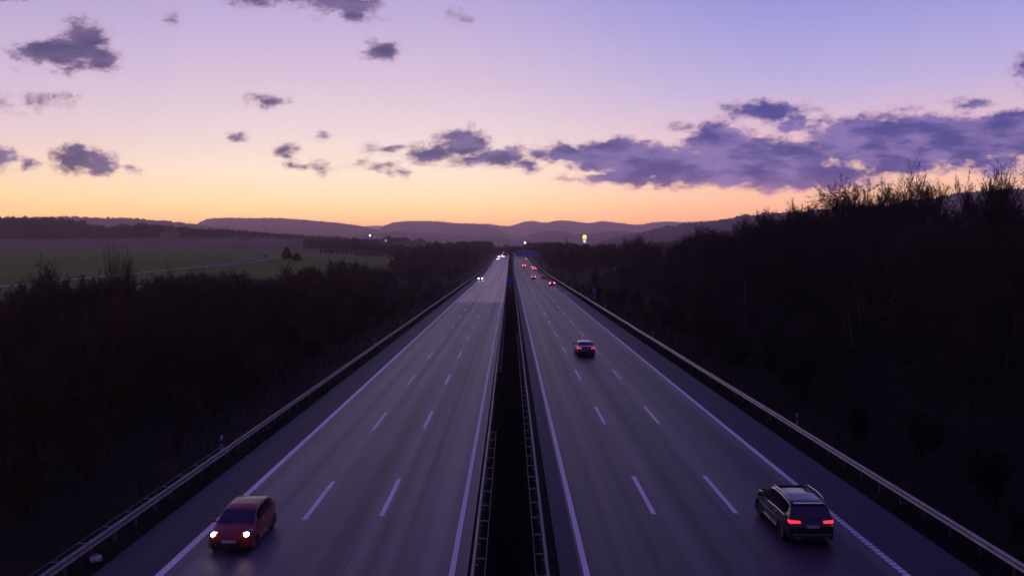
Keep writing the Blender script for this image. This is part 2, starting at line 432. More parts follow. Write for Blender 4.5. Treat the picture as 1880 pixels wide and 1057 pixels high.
# ------------------------------------------------------------------ roads
yr = np.arange(-40, 1104, 8.0)
def strip(name, x0, x1, y0, y1, m, dz=0.0, nx=2):
    yy = np.array([y0] + [v for v in yr if y0 < v < y1] + [y1])
    xx = np.linspace(x0, x1, nx)
    A, B = np.meshgrid(xx, yy)
    o = grid_obj(name, np.stack([A, B, zr(B)+dz], -1), m, 'structure'); return o
JOIN = 176.0
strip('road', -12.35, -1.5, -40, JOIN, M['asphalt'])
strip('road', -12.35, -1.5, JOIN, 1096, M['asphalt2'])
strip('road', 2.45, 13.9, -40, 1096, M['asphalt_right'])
strip('road_shoulder', -14.5, -12.35, -40, 1096, M['shoulder'])
strip('road_shoulder', 1.72, 2.45, -40, 1096, M['shoulder'])
strip('road_shoulder', 13.9, 16.3, -40, 1096, M['shoulder'])

def marks(name, segs, m, dz=.006):
    mb = MB()
    for (x0, x1, y0, y1) in segs:
        yy = [y0] + [float(v) for v in yr if y0 < v < y1] + [y1]
        V = []; Fc = []
        for y in yy: V += [(x0, y, float(zr(y))+dz), (x1, y, float(zr(y))+dz)]
        for k in range(len(yy)-1): Fc.append((2*k, 2*k+1, 2*k+3, 2*k+2))
        mb.add(V, Fc)
    o = mb.build(name, m); o['kind'] = 'structure'; return o
segL = [(-12.30, -12.02, -40, 1090), (-2.14, -1.94, -40, 1090)]
segR = [(2.55, 2.76, -40, 1090)]
for x, y0 in ((-8.62, 33.1), (-5.47, 33.6)):
    y = y0 - 4*16.8
    while y < 1080:
        segL.append((x-.105, x+.105, y, min(y+5.6, 1080))); y += 16.8
    segL.append((x-.09, x+.09, 190, 345)) if x > -6 else None
for x, y0 in ((6.13, 33.8), (9.68, 33.9)):
    y = y0 - 4*17.9
    while y < 1080:
        segR.append((x-.105, x+.105, y, min(y+5.8, 1080))); y += 17.9
segR.append((13.60, 13.86, 40, 1090))
y = 14.0
while y < 40:
    segR.append((13.60, 13.86, y, y+.27)); y += .33
marks('road_markings', segL, M['paint']); marks('road_markings', segR, M['paint'])
# a stray curved paint scrape beside the slow lane line, two faded smears and the shoulder patch
mb = MB()
pts = [(-9.62+.62*k/6+.0, 50.2+1.1*math.sin(k/6*1.5)) for k in range(7)]
V = []
for k, (x, y) in enumerate(pts):
    wd = .16*math.sin(math.pi*(k+.6)/7.2)+.03
    V += [(x, y-wd, .007), (x, y+wd*.6, .007)]
mb.add(V, [(2*k, 2*k+2, 2*k+3, 2*k+1) for k in range(6)])
mb.add([(13.95,190,.007),(14.5,214,.007),(14.72,216,.007),(14.15,190,.007)], [(0,1,2,3)])
mb.add([(14.4,216,.007),(15.9,208,.007),(15.9,214,.007),(14.6,222,.007)], [(0,1,2,3)])
o = mb.build('faded_markings', noisy('faded_paint', (.16,.15,.18), (.42,.40,.44), 3, .7)); o['kind'] = 'structure'

# the pale farm track across the field
def track(pts, wd, dz=.12):
    P3 = []
    for (px, py) in pts:
        x, y = on_ground(px, py); P3.append((x, y))
    fine = []
    for (a, b_) in zip(P3[:-1], P3[1:]):
        n = max(2, int(math.dist(a, b_)/6))
        fine += [(a[0]+(b_[0]-a[0])*k/n, a[1]+(b_[1]-a[1])*k/n) for k in range(n)]
    fine.append(P3[-1])
    V = []
    for k, (x, y) in enumerate(fine):
        q, p = fine[min(k+1, len(fine)-1)], fine[max(k-1, 0)]
        d = Vector((q[0]-p[0], q[1]-p[1])).normalized(); nx, ny = -d.y*wd/2, d.x*wd/2
        z = max(gz(x+nx, y+ny), gz(x-nx, y-ny), gz(x, y)) + dz
        V += [(x+nx, y+ny, z), (x-nx, y-ny, z)]
    o = mesh_obj('path', V, [(2*k, 2*k+1, 2*k+3, 2*k+2) for k in range(len(fine)-1)], noisy('pale_track', (.22,.19,.21), (.40,.35,.38), .05, .9))
    o['kind'] = 'structure'
track([(-40,531),(60,521),(150,512),(240,503),(330,494),(430,485),(478,479),(520,472)], 3.2)
track([(360,486),(430,482),(470,474),(489,472.5)], 2.5, .1)
track([(540,471),(620,467),(700,463),(780,460)], 3.0)

# ------------------------------------------------------------------ hills
def ridge(name, pts, D, base, jag, m, depth=1200, seed=0):
    pxs = np.arange(pts[0][0], pts[-1][0]+1, 2.5)
    py = np.interp(pxs, [p[0] for p in pts], [p[1] for p in pts])
    k = np.ones(9)/9; pyp = np.concatenate([[py[0]]*4, py, [py[-1]]*4]); py = np.convolve(pyp, k, 'valid')
    x = (pxs-HX)/F*D
    top = CAMZ + (HY-py)/F*D
    T = np.concatenate([np.linspace(0, 1, 15), np.linspace(1.15, 2, 6)])
    rows = []
    for t_ in T:
        s = 1-abs(1-t_)
        yv = D - depth*(1-t_)
        rowx = x*(yv/D if t_ < 1 else 1)
        h = base + (top-base)*math.sin(s*math.pi/2)**1.3
        nz = np.array([mnoise.noise((xx*.0022+seed, yv*.0018, 0)) + .4*mnoise.noise((xx*.006, yv*.005+seed, 1)) for xx in rowx])
        h = h + nz*(top-base)*.16*math.sin(math.pi*min(s, .999))
        jj = np.array([mnoise.noise((xx*.05+seed, yv*.01, 3)) + 1.1*mnoise.noise((xx*.11+seed, 5, 3)) for xx in rowx])*jag
        rows.append(np.stack([rowx, np.full_like(rowx, yv), h+jj], -1))
    return grid_obj(name, np.array(rows), m, 'structure')
hill_m = noisy('wooded_hill', (.022,.015,.018), (.050,.034,.038), .006, .95)
ridge('hills', [(-150,396),(345,425),(380,403),(420,401),(520,402),(560,405),(620,410),(660,416),(692,424),(700,428),(760,436),(900,445),(1000,450)], 4600, 20, 7, hill_m, 1500, 1)
ridge('hills', [(400,440),(600,430),(690,424),(712,413),(730,408),(745,406.5),(795,407),(830,410.5),(880,412),(905,417),(930,428),(1000,445)], 5200, 20, 6, hill_m, 1400, 2)
ridge('hills', [(560,440),(800,418),(860,414),(885,411),(905,413),(930,418),(942,416),(960,409),(983,407),(1000,411),(1012,408),(1022,405.5),(1048,406),(1068,408.5),(1083,411.5),(1098,406.5),(1112,407),(1140,411.5),(1162,414),(1185,412),(1200,408),(1225,407.5),(1260,409),(1300,407),(1500,405),(2200,400)], 6800, 20, 5, hill_m, 1800, 3)
ridge('hills', [(600,436),(700,429),(715,427),(745,426.5),(790,430),(840,431),(870,437),(885,433),(915,434),(935,440),(1000,446)], 3300, 18, 9, hill_m, 700, 4)
ridge('hills', [(840,450),(930,446),(975,430),(1000,424),(1030,425),(1060,431),(1090,430),(1110,426),(1140,425),(1170,429),(1210,428),(1280,420),(1500,410),(1800,400)], 3900, 18, 7, hill_m, 900, 5)
ridge('hills', [(1120,440),(1190,428),(1225,418),(1300,411),(1370,401),(1500,388),(1620,380),(1700,371),(1760,361),(1820,355),(1880,350),(2000,340),(2300,330)], 2300, 15, 8, hill_m, 1000, 6)
ridge('hills', [(-250,400),(0,403),(60,401),(130,400),(165,402),(240,403.5),(290,409),(340,413),(420,422),(560,432),(700,442)], 2900, 30, 10, hill_m, 900, 7)
ridge('mountains', [(560,432),(660,418),(680,415.5),(700,415),(715,418),(800,425),(900,417),(925,414),(940,416),(1000,430)], 8000, 30, 2, noisy('snowy_mountain', (.45,.42,.50), (.6,.56,.62), .002, .9), 900, 8)

# ------------------------------------------------------------------ bare trees
def grow(seed, H, spread, nl, lv, up=.35, twig=.55, multi=1, r0=.16, pale=False, clear=.25):
    """returns (trunk chains, twig triangles)"""
    rd = random.Random(seed)
    chains = []; tris = []
    def wob(d, a): return Vector((d.x+rd.uniform(-a, a), d.y+rd.uniform(-a, a), d.z+rd.uniform(-a, a))).normalized()
    def tw(p, d, L):
        # a twig with two side twigs, each one slim blade of wood
        for k in range(4):
            dd = (wob(d, .55) if k else d)+Vector((0,0,.12*up/.4)); dd.normalize()
            LL = L*rd.uniform(.7, 1.35)
            q = p + dd*LL
            s = dd.cross(Vector((rd.uniform(-1,1), rd.uniform(-1,1), rd.uniform(-1,1)))).normalized()*(.0095)
            tris.extend([p-s, p+s, q])
    def br(p, d, L, r, level):
        n = 4 if level < 2 else 3
        pts = [p.copy()]; rr = [r]
        for k in range(n):
            d = wob(d, .16 if level == 0 else .24); d = (d + Vector((0,0,up*.35))).normalized()
            p = p + d*(L/n); pts.append(p.copy()); rr.append(r*(1-.75*(k+1)/n)+.004)
        chains.append((pts, rr, level))
        if level >= lv:
            for k in range(1, len(pts)):
                for _ in range(2): tw(pts[k], wob(d, .7), twig*rd.uniform(.6, 1.2))
            tw(pts[-1], d, twig)
            return
        m_ = nl[level]
        for k in range(m_):
            f = clear + (1-clear)*((k+rd.random())/m_) if level == 0 else .2+.8*((k+rd.random())/m_)
            ff = f*n; i = min(int(ff), n-1)
            q = pts[i].lerp(pts[i+1], ff-i)
            ang = rd.uniform(0, 2*math.pi)
            ax = (pts[i+1]-pts[i]).normalized()
            u = ax.cross(Vector((math.cos(ang), math.sin(ang), .3))).normalized()
            sp_ = spread*(1.15-.55*f) if level == 0 else spread*.9
            dd = (ax*(1-sp_*.5)+u*sp_+Vector((0,0,up*.5))).normalized()
            br(q, dd, L*rd.uniform(.42, .62)*(1.15-.5*f if level == 0 else 1), rr[i]*.62, level+1)
    for s_ in range(multi):
        a = rd.uniform(0, 2*math.pi); lean = .08 if multi == 1 else rd.uniform(.15, .5)
        p0 = Vector((math.cos(a)*.05, math.sin(a)*.05, -.3)) if multi > 1 else Vector((0, 0, -.3))
        br(p0, Vector((math.cos(a)*lean, math.sin(a)*lean, 1)).normalized(), (H*.8)*(1 if multi == 1 else rd.uniform(.6, 1)), r0, 0)
    return chains, tris
def tube_tris(chains, n):
    V = []
    for pts, rr, lev in chains:
        k_ = n if lev == 0 else 3
        rings = []
        for k, p in enumerate(pts):
            d = (pts[min(k+1, len(pts)-1)] - pts[max(k-1, 0)]).normalized()
            u = d.cross(Vector((0,1,0)) if abs(d.y) < .9 else Vector((1,0,0))).normalized(); v = d.cross(u)
            rings.append([p+(u*math.cos(a*2*math.pi/k_)+v*math.sin(a*2*math.pi/k_))*rr[k] for a in range(k_)])
        for k in range(len(pts)-1):
            for a in range(k_):
                b_ = (a+1) % k_
                A, B, Cc, Dd = rings[k][a], rings[k][b_], rings[k+1][b_], rings[k+1][a]
                V += [A, B, Cc, A, Cc, Dd]
    return V
def make_tree(seed, H, m, mt, leaves=0, **kw):
    ch, tr = grow(seed, H, **{'H': H, **kw}) if False else grow(seed, H, **kw)
    t0 = tube_tris([c for c in ch if c[2] == 0], 7)
    t1 = tube_tris([c for c in ch if c[2] > 0], 3) + tr
    if leaves:
        rd = random.Random(seed); lf = []
        ends = [c[0][-1] for c in ch if c[2] > 1] + [c[0][1] for c in ch if c[2] > 1]
        for _ in range(leaves):
            p = rd.choice(ends) + Vector([rd.uniform(-.35, .35) for _ in range(3)])
            a = Vector([rd.uniform(-1, 1) for _ in range(3)]).normalized()*.07; c = a.cross(Vector([rd.uniform(-1, 1) for _ in range(3)])).normalized()*.05
            lf += [p-a, p+c, p+a, p-a, p+a, p-c]
    A0 = np.array([tuple(v) for v in t0]); A1 = np.array([tuple(v) for v in t1])
    zmax = A1[:, 2].max(); s = H/zmax
    crown = tri_mesh('crown', A1*s, m); trunk = tri_mesh('trunk', A0*s, mt)
    both = tri_mesh('tree_whole', np.concatenate([A0, A1])*s, m)
    lm = tri_mesh('leaves', np.array([tuple(v) for v in lf])*s, M['leaf']) if leaves else None
    return dict(H=H, crown=crown, trunk=trunk, leaves=lm, both=both)
TREES = {
 'broad': [make_tree(s, 10, M['bark'], M['trunk'], spread=.9, nl=[16, 6, 5], lv=3, up=.22, twig=.5, r0=.21) for s in (1, 2)],
 'wide': [make_tree(s, 10, M['bark2'], M['trunk'], spread=.95, nl=[16, 6, 4], lv=3, up=.3, twig=.55, r0=.16, clear=.12) for s in (3, 4, 5)],
 'slim': [make_tree(s, 13, M['bark'], M['bark_pale'] if s == 7 else M['trunk'], spread=.55, nl=[26, 5, 3], lv=3, up=.42, twig=.4, r0=.17, clear=.3) for s in (6, 7)],
 'leafy': [make_tree(9, 8, M['bark'], M['trunk'], leaves=2600, spread=.9, nl=[15, 8], lv=2, up=.4, twig=.6, r0=.15, clear=.15)],
 'shrub': [make_tree(s, 4.5, M['bark'] if s % 2 else M['bark2'], M['trunk'], spread=.6, nl=[7, 5], lv=2, up=.6, twig=.6, multi=7, r0=.045, clear=.15) for s in (11, 12, 13, 14)],
 'fan': [make_tree(s, 7, M['bark2'] if s % 2 else M['bark'], M['trunk'], spread=.6, nl=[8, 4, 3], lv=3, up=.5, twig=.45, multi=6, r0=.06, clear=.15) for s in (15, 16, 17)],
}
def place(kind, x, y, H, label, cat, name, group=None, var=None, wide=1.0, near=True, z=None):
    vs = TREES[kind]; t_ = vs[(random.randrange(len(vs)) if var is None else var) % len(vs)]
    s = H/t_['H']; z = gz(x, y) if z is None else z
    if near:
        r = empty(name, (x, y, z), label, cat, random.uniform(0, 6.28), group)
        for part in ('trunk', 'crown', 'leaves'):
            if t_[part]:
                o = bpy.data.objects.new(part, t_[part]); C.objects.link(o); o.parent = r
    else:
        r = bpy.data.objects.new(name, t_['both']); C.objects.link(r)
        r.location = (x, y, z); r.rotation_euler = (0, 0, random.uniform(0, 6.28)); tag(r, label, cat, group)
    r.scale = (s*wide, s*wide, s)
    return r

PR = [(960,458),(985,456),(1000,450),(1030,446),(1060,452),(1090,449),(1130,439),(1170,432),(1230,436),(1250,434),(1262,424),(1290,409),(1370,406),(1385,396),(1420,384),(1500,374),(1560,368),(1650,364),(1700,376),(1760,378),(1830,368),(1880,362),(2100,352)]
PL = [(-200,520),(0,522),(60,514),(110,496),(150,506),(215,496),(260,506),(330,494),(420,490),(470,506),(520,506),(560,480),(640,472),(700,494),(720,476),(780,464),(800,455),(830,449),(930,458)]
def top_z(tab, px, y): return CAMZ + (HY-np.interp(px, [p[0] for p in tab], [p[1] for p in tab]))/F*y
cnt = {'r': [0, 0], 'l': [0, 0]}
NEAR = 140
for side in ('r', 'l'):
    sg = 1 if side == 'r' else -1
    tab = PR if side == 'r' else PL
    y = 20.0
    while y < 340:
        s = max(5.3, y*.045)
        x = 20.5 + random.random()*1.5
        xmax = min(72 if side == 'r' else 68, .70*y+6)
        if y > 250: xmax = 50
        while x < xmax:
            xx = sg*(x+random.uniform(-.35, .35)*s); yy = y+random.uniform(-.4, .4)*s
            px = HX + F*xx/yy
            g = gz(xx, yy)
            tz = float(top_z(tab, px, yy))
            H = (tz-g)*random.uniform(.80, 1.04)
            lim = 1.6 + (abs(xx)-18.5)*(.60 if side == 'r' else .60)
            H = min(H, lim*random.uniform(.8, 1.15), 11.5)
            step = s*random.uniform(.8, 1.15)
            if px < -60 or px > 1940 or H < 1.0: x += step; continue
            # deep inside the wood nothing shows
            if side == 'r' and x > 50 and yy > 110 and random.random() < .5: x += step; continue
            near = yy < NEAR
            wd = random.uniform(1.1, 1.5)
            if H < 5.2:
                kind = 'shrub'; cnt[side][0] += 1
                place(kind, xx, yy, H, 'low bare shrub in the dark thicket %s' % ('below the wood right of the motorway' if side == 'r' else 'between the left guardrail and the field'), 'shrub', 'shrub',
                      'shrubs on the %s bank' % ('right' if side == 'r' else 'left'), near=near, wide=wd)
            else:
                kind = random.choice(['broad', 'wide', 'wide', 'slim', 'fan'] if side == 'r' else ['fan', 'fan', 'wide'])
                cnt[side][1] += 1
                place(kind, xx, yy, H, 'bare tree standing in the dark %s' % ('wood on the right bank' if side == 'r' else 'thicket on the left bank'), 'tree', 'bare_tree',
                      'bare trees on the %s bank' % ('right' if side == 'r' else 'left'), near=near, wide=wd)
            x += step
        y += s
print('VEG', cnt)
# trees that stand out
def special(kind, px, pytop, y, label, name='bare_tree', var=None, wide=1.0, cat='tree'):
    x = (px-HX)/F*y; H = CAMZ+(HY-pytop)/F*y - gz(x, y)
    return place(kind, x, y, H, label, cat, name, var=var, wide=wide)
special('broad', 1567, 306, 92, 'broad rounded bare tree rising highest from the left part of the wood skyline', var=0, wide=1.35)
special('broad', 1605, 322, 96, 'bare tree close right of the broad rounded one on the skyline', var=1, wide=1.2)
special('slim', 1668, 288, 90, 'tall slim bare tree with a spiky top in front of the cloud gap', var=0, wide=.8)
special('wide', 1650, 322, 95, 'bushy bare tree just left of the tall spiky one', var=0, wide=1.0)
special('slim', 1698, 318, 90, 'dark bare tree just right of the tall spiky one', var=0, wide=1.1)
special('slim', 1717, 330, 88, 'thin lone bare stem right of the dense skyline clump', var=1, wide=.6)
special('fan', 1800, 303, 80, 'fan shaped bare tree against the pale sky near the right edge', var=0, wide=.7)
special('slim', 1848, 286, 76, 'tall bare tree with upswept limbs near the right edge', var=0, wide=1.2)
special('broad', 1876, 292, 74, 'bare tree cut off by the right edge of the view', var=1, wide=.6)
special('slim', 1765, 340, 84, 'thin bare sapling above the far hill crest on the right', var=1, wide=.7)
special('wide', 1535, 340, 98, 'low bushy bare tree at the left foot of the broad rounded one', var=2, wide=.9)
special('fan', 1630, 335, 94, 'many stemmed bare bush tree between the broad and the spiky trees', var=1, wide=.9)
special('wide', 1680, 312, 96, 'dense bare tree crown behind the tall spiky one', var=1, wide=1.0)
special('fan', 1590, 318, 99, 'upright many stemmed tree behind the broad rounded one', var=2, wide=.8)
special('fan', 1445, 368, 118, 'fine twigged bush tree on the skyline right of the brown leafy one', var=1, wide=1.0)
special('fan', 1480, 358, 112, 'second fine twigged bush tree on the skyline, toward the taller clump', var=0, wide=1.0)
special('fan', 1828, 318, 78, 'low fan shaped tree between the two tallest near the right edge', var=1, wide=.8)
special('leafy', 1400, 371, 125, 'small round tree still holding brown leaves on the wood skyline', name='leafy_tree')
special('leafy', 1382, 385, 128, 'smaller leafy tree left beside the round brown one', name='leafy_tree', wide=.8)
special('slim', 1585, 395, 72, 'pale barked bare tree inside the dark right wood', var=1, wide=.9)
special('slim', 1640, 430, 66, 'leaning pale stem low in the dark right wood', var=1, wide=.7)
special('slim', 1168, 424, 240, 'tall pale stemmed tree above the wood near the yellow sign', var=1)
special('slim', 1152, 432, 250, 'slender pale tree left of the tallest one near the yellow sign', var=1, wide=.8)
special('slim', 203, 440, 92, 'tall thin bare tree in front of the green field, left of its twin', var=0, wide=.5)
special('slim', 233, 446, 90, 'thin bare tree in front of the green field, right of its twin', var=1, wide=.5)
special('broad', 92, 455, 88, 'sparse bare tree reaching over the field at the left', var=0, wide=.6)
special('slim', 310, 470, 95, 'short thin sapling crossing the pale farm track', var=0, wide=.5)
special('leafy', 1345, 560, 88, 'low tree with withered yellow brown leaves on the right slope', name='leafy_tree', wide=1.1)

# spruces
def spruce(px, pytop, y, label, wide=.3):
    x = (px-HX)/F*y; g = gz(x, y); H = CAMZ+(HY-pytop)/F*y - g
    r = empty('spruce' if wide < .7 else 'evergreen_tree', (x, y, g), label, 'spruce' if wide < .7 else 'tree', 0, None)
    MB().tube([(0,0,-.3),(0,0,H*.97)], [.25,.03], 6).build('trunk', M['trunk'], r)
    V = []
    rd = random.Random(int(px))
    for k in range(700):
        f = rd.random()**.8; a = rd.uniform(0, 6.28); rad = H*wide*.5*((1-f) if wide < .7 else math.sin(math.pi*min(1, .2+.78*f))*.85)*(.6+.6*rd.random())
        z0 = H*(.08+.9*f); p = (0, 0, z0); q = (math.cos(a)*rad, math.sin(a)*rad, z0-rad*.35)
        s = (-math.sin(a)*.35, math.cos(a)*.35)
        V += [p, (q[0]*.6+s[0], q[1]*.6+s[1], z0-rad*.1), q, p, q, (q[0]*.6-s[0], q[1]*.6-s[1], z0-rad*.1)]
    o = bpy.data.objects.new('crown', tri_mesh('crown', V, M['needle'])); C.objects.link(o); o.parent = r
spruce(1040, 433, 520, 'dark pointed spruce left of the yellow sign')
spruce(1024, 440, 540, 'shorter spruce left beside the pointed one near the yellow sign', .4)
spruce(716, 439, 700, 'pointed dark spruce among the village roofs left of the motorway')
spruce(723, 441, 690, 'slightly lower spruce right beside the pointed village one')
spruce(756, 443, 680, 'lone spruce between the village and the roadside wood')
spruce(527, 452, 400, 'thick dark rounded tree on the field beside the blue hut', .95)
spruce(545, 463, 395, 'low dark bushy tree right of the thick one on the field', 1.5)
spruce(800, 441, 640, 'wide dark tree rising over the left roadside wood', .9)

# ------------------------------------------------------------------ far woods (reads as one mass)
def far_wood(name, items, label, n=46, m=None):
    V = []
    rd = np.random.default_rng(5)
    for (x, y, z, H, Wd) in items:
        k = n
        f = rd.random(k)**.7; a = rd.random(k)*6.283
        rad = Wd*.5*np.sin(np.clip(f*.85+.12, 0, 1)*math.pi)**.6*np.sqrt(rd.random(k))
        bx = x+np.cos(a)*rad; by = y+np.sin(a)*rad; bz = z+H*(f*.86)
        L = H*(.16+.1*rd.random(k)); tx = bx+np.cos(a)*L*.5; ty = by+np.sin(a)*L*.5; tz = bz+L*.9
        wv = .05*H*(.4+rd.random(k))
        for sgn in (0,):
            A = np.stack([bx-wv, by-wv*.5, bz], 1); B = np.stack([bx+wv, by+wv*.5, bz+wv*.3], 1); T = np.stack([tx, ty, tz], 1)
            V.append(np.stack([A, B, T], 1).reshape(-1, 3))
        tw_ = np.array([[x-.2, y, z-.5], [x+.2, y, z-.5], [x, y, z+H*.9]]); V.append(tw_)
    me = tri_mesh(name, np.concatenate(V), m or M['farwood'])
    o = bpy.data.objects.new(name, me); C.objects.link(o)
    return tag(o, label, 'wood', kind='stuff')
def wood_items(tab, y0, y1, rows, px0, px1, dpx, hmin=4, hmax=20):
    it = []
    xs_, ys_ = [p[0] for p in tab], [p[1] for p in tab]
    for r_ in range(rows):
        px = px0
        while px < px1:
            yv = y0+(y1-y0)*(r_+random.random())/rows
            x = (px-HX)/F*yv; g = gz(x, yv)
            H = (CAMZ+(HY-np.interp(px, xs_, ys_))/F*yv-g)*random.uniform(.8, 1.0)
            H = min(max(H*(1+.35*mnoise.noise((px*.12, r_*3.1, 2.0))), hmin), hmax)
            it.append((x, yv, g, H, H*random.uniform(.6, .9)))
            px += dpx*random.uniform(.6, 1.4)
    return it
far_wood('village_wood', wood_items([(690,452),(705,447),(718,453),(735,447),(752,455),(768,449),(785,453),(800,447),(815,453),(830,455)], 560, 690, 5, 690, 830, 5, 5, 17), 'dark tree belt in front of the village, left of the roadside wood')
TW = [(-60,398),(0,399),(60,403),(100,401),(140,404),(165,412),(200,416),(235,412),(300,413),(360,419),(420,421),(520,429),(600,434),(700,439),(780,444),(860,449),(930,456)]
far_wood('far_wood', wood_items(TW, 860, 1060, 6, -60, 940, 7, hmax=24), 'long belt of bare woods behind the fields, left to centre')
far_wood('hedgerow', wood_items([(590,458),(640,466),(720,461),(780,463),(830,455)], 500, 540, 2, 590, 830, 6, 3, 9) +
         wood_items([(560,454),(575,447),(596,441),(608,444),(620,440),(632,446),(650,441),(668,442),(680,453)], 600, 700, 6, 563, 690, 4, 6, 26), 'rough hedges and clumps between the small fields left of the motorway')
far_wood('valley_wood', wood_items([(880,450),(930,452),(960,450),(975,444),(1000,447),(1030,450),(1100,452),(1260,440)], 700, 1050, 5, 800, 1290, 7, 4, 16), 'low woods across the valley around the end of the motorway')
far_wood('roadside_wood', [(sx*(19+random.random()*30), yy, gz(sx*30, yy), random.uniform(6, 11), random.uniform(5, 8)) for sx in (-1, 1) for yy in np.arange(300, 900, 1.6)], 'distant roadside woods lining both carriageways')

# village tree belts between houses done; scrub on the banks
def scrub(name, n, xr, yrng, h, m, label, lean=.5):
    u = rng.random(n); y = yrng[0]*(yrng[1]/yrng[0])**u
    x = xr[0]+(xr[1]-xr[0])*rng.random(n)
    z = ground(x, y)
    clump = np.array([mnoise.noise((a*.25, b*.25, 0)) for a, b in zip(x, y)])*.5+.7
    hh = h*(.35+rng.random(n))*np.clip(clump, .25, 1.3)
    sc = np.clip(y/45, .7, 4)
    wv = .014*sc; a = rng.random(n)*6.283
    lx = (rng.random(n)-.5)*lean*hh; ly = (rng.random(n)-.5)*lean*hh
    A = np.stack([x-np.cos(a)*wv, y-np.sin(a)*wv, z-.03], 1); B = np.stack([x+np.cos(a)*wv, y+np.sin(a)*wv, z-.03], 1); T = np.stack([x+lx, y+ly, z+hh], 1)
    o = bpy.data.objects.new(name, tri_mesh(name, np.stack([A, B, T], 1).reshape(-1, 3), m)); C.objects.link(o)
    tag(o, label, 'undergrowth', kind='stuff')
scrub('undergrowth', 70000, (17.6, 46), (22, 260), .9, M['scrub'], 'dead brown undergrowth on the bank right of the motorway')
scrub('undergrowth', 50000, (-45, -15.9), (22, 260), .8, M['scrub'], 'dark undergrowth on the bank left of the motorway')
scrub('verge_grass', 34000, (16.32, 17.6), (18, 320), .22, M['verge'], 'thin rough grass under the right guardrail', 1)
scrub('verge_grass', 30000, (-15.9, -14.52), (18, 320), .20, M['verge'], 'thin rough grass under the left guardrail', 1)
scrub('median_scrub', 60000, (-1.1, 1.1), (18, 700), .55, M['scrub'], 'dark low scrub filling the central reservation', 1)

# ------------------------------------------------------------------ guardrails
def wbeam(xr_, face, y0, y1, top=.75, wob_=0.0):
    """W profile beam; face = +1 / -1 direction towards the traffic"""
    prof = [(0, 0), (.055, -.025), (.08, -.06), (.055, -.10), (.012, -.135), (.012, -.175), (.055, -.21), (.08, -.25), (.055, -.285), (0, -.31)]
    yy = [y0]
    while yy[-1] < y1: yy.append(yy[-1] + (4.0 if yy[-1] < 300 else 8.0))
    rows = []
    for y in yy:
        ox = wob_*(mnoise.noise((y*.05, xr_, 0))); oz = wob_*.7*mnoise.noise((y*.07, xr_, 4))
        rows.append([(xr_+ox+face*px, y, float(zr(y))+top+oz+pz) for px, pz in prof])
    V = [p for r_ in rows for p in r_]; n = len(prof)
    Fc = [(k*n+a, k*n+a+1, (k+1)*n+a+1, (k+1)*n+a) for k in range(len(rows)-1) for a in range(n-1)]
    m_ = len(V)   # closing back so that the beam has thickness
    V += [(x-face*.012, y, z) for (x, y, z) in V]
    Fc += [tuple(i+m_ for i in f[::-1]) for f in Fc]
    Fc += [(k*n, (k+1)*n, (k+1)*n+m_, k*n+m_) for k in range(len(rows)-1)]
    Fc += [(k*n+n-1, k*n+n-1+m_, (k+1)*n+n-1+m_, (k+1)*n+n-1) for k in range(len(rows)-1)]
    return V, Fc
def guardrail(x, face, label, y0, y1, ladders, pitch, depth=.42, wob_=.03, bm_='rail'):
    r = empty('guardrail', (x, y0, float(zr(y0))), label, 'guardrail')
    def loc(V): return [(a-x, b_-y0, c-float(zr(y0))) for a, b_, c in V]
    V, Fc = wbeam(x, face, y0, y1, wob_=wob_)
    mesh_obj('beam', loc(V), Fc, M[bm_], r, smooth=False)
    y = y0; k = 0; rest = MB()
    while y < y1:
        z = float(zr(y)); lad = any(a <= y <= b_ for a, b_ in ladders)
        mb = MB() if k < 96 else rest
        xc = x-face*(.07 if not lad else .10)
        mb.box(xc-.04-x, xc+.04-x, y-.05-y0, y+.05-y0, z-.12-float(zr(y0)), z+.70-float(zr(y0)))
        if k < 96: mb.build('post', M['railpost'], r)
        if k % 2 == 0 and not lad or True:
            k += 1
        y += pitch if lad else pitch*(1 if y < 60 else 2.0)
    if rest.v:
        o = rest.build('distant_post', M['railpost'], r); o['kind'] = 'stuff'
    for a, b_ in ladders:
        n = 0; y = a; sp_ = []
        while y < b_ and n < 90:
            z = float(zr(y))-float(zr(y0)); x0, x1 = sorted((-face*.013, -face*depth))
            MB().box(x0, x1, y-.02-y0, y+.02-y0, z+.69, z+.735).build('spacer', M['rail'], r)
            y += pitch; n += 1
        z0 = float(zr(a))-float(zr(y0))
        xx = -face*(depth+.012)
        MB().box(min(xx, xx-face*.03), max(xx, xx-face*.03), a-.3-y0, y-pitch+.3-y0, z0+.66, z0+.725).build('rear_beam', M['railpost'], r)
guardrail(-15.2, 1, 'long steel guardrail along the left shoulder, with ladder-like spacers near the camera', 14.9, 960, [(16.2, 42.6)], 1.75, .34)
guardrail(-1.22, -1, 'left guardrail of the central reservation, facing oncoming traffic', 15, 960, [(15.5, 46.5), (70, 150)], 1.92, .36)
guardrail(1.22, 1, 'right guardrail of the central reservation, facing departing traffic', 15.4, 960, [(15.9, 104)], 1.92, .36)
guardrail(17.2, -1, 'steel guardrail along the right shoulder catching a pale glow', 15, 960, [], 2.0, wob_=.05, bm_='rail_glow_tint')

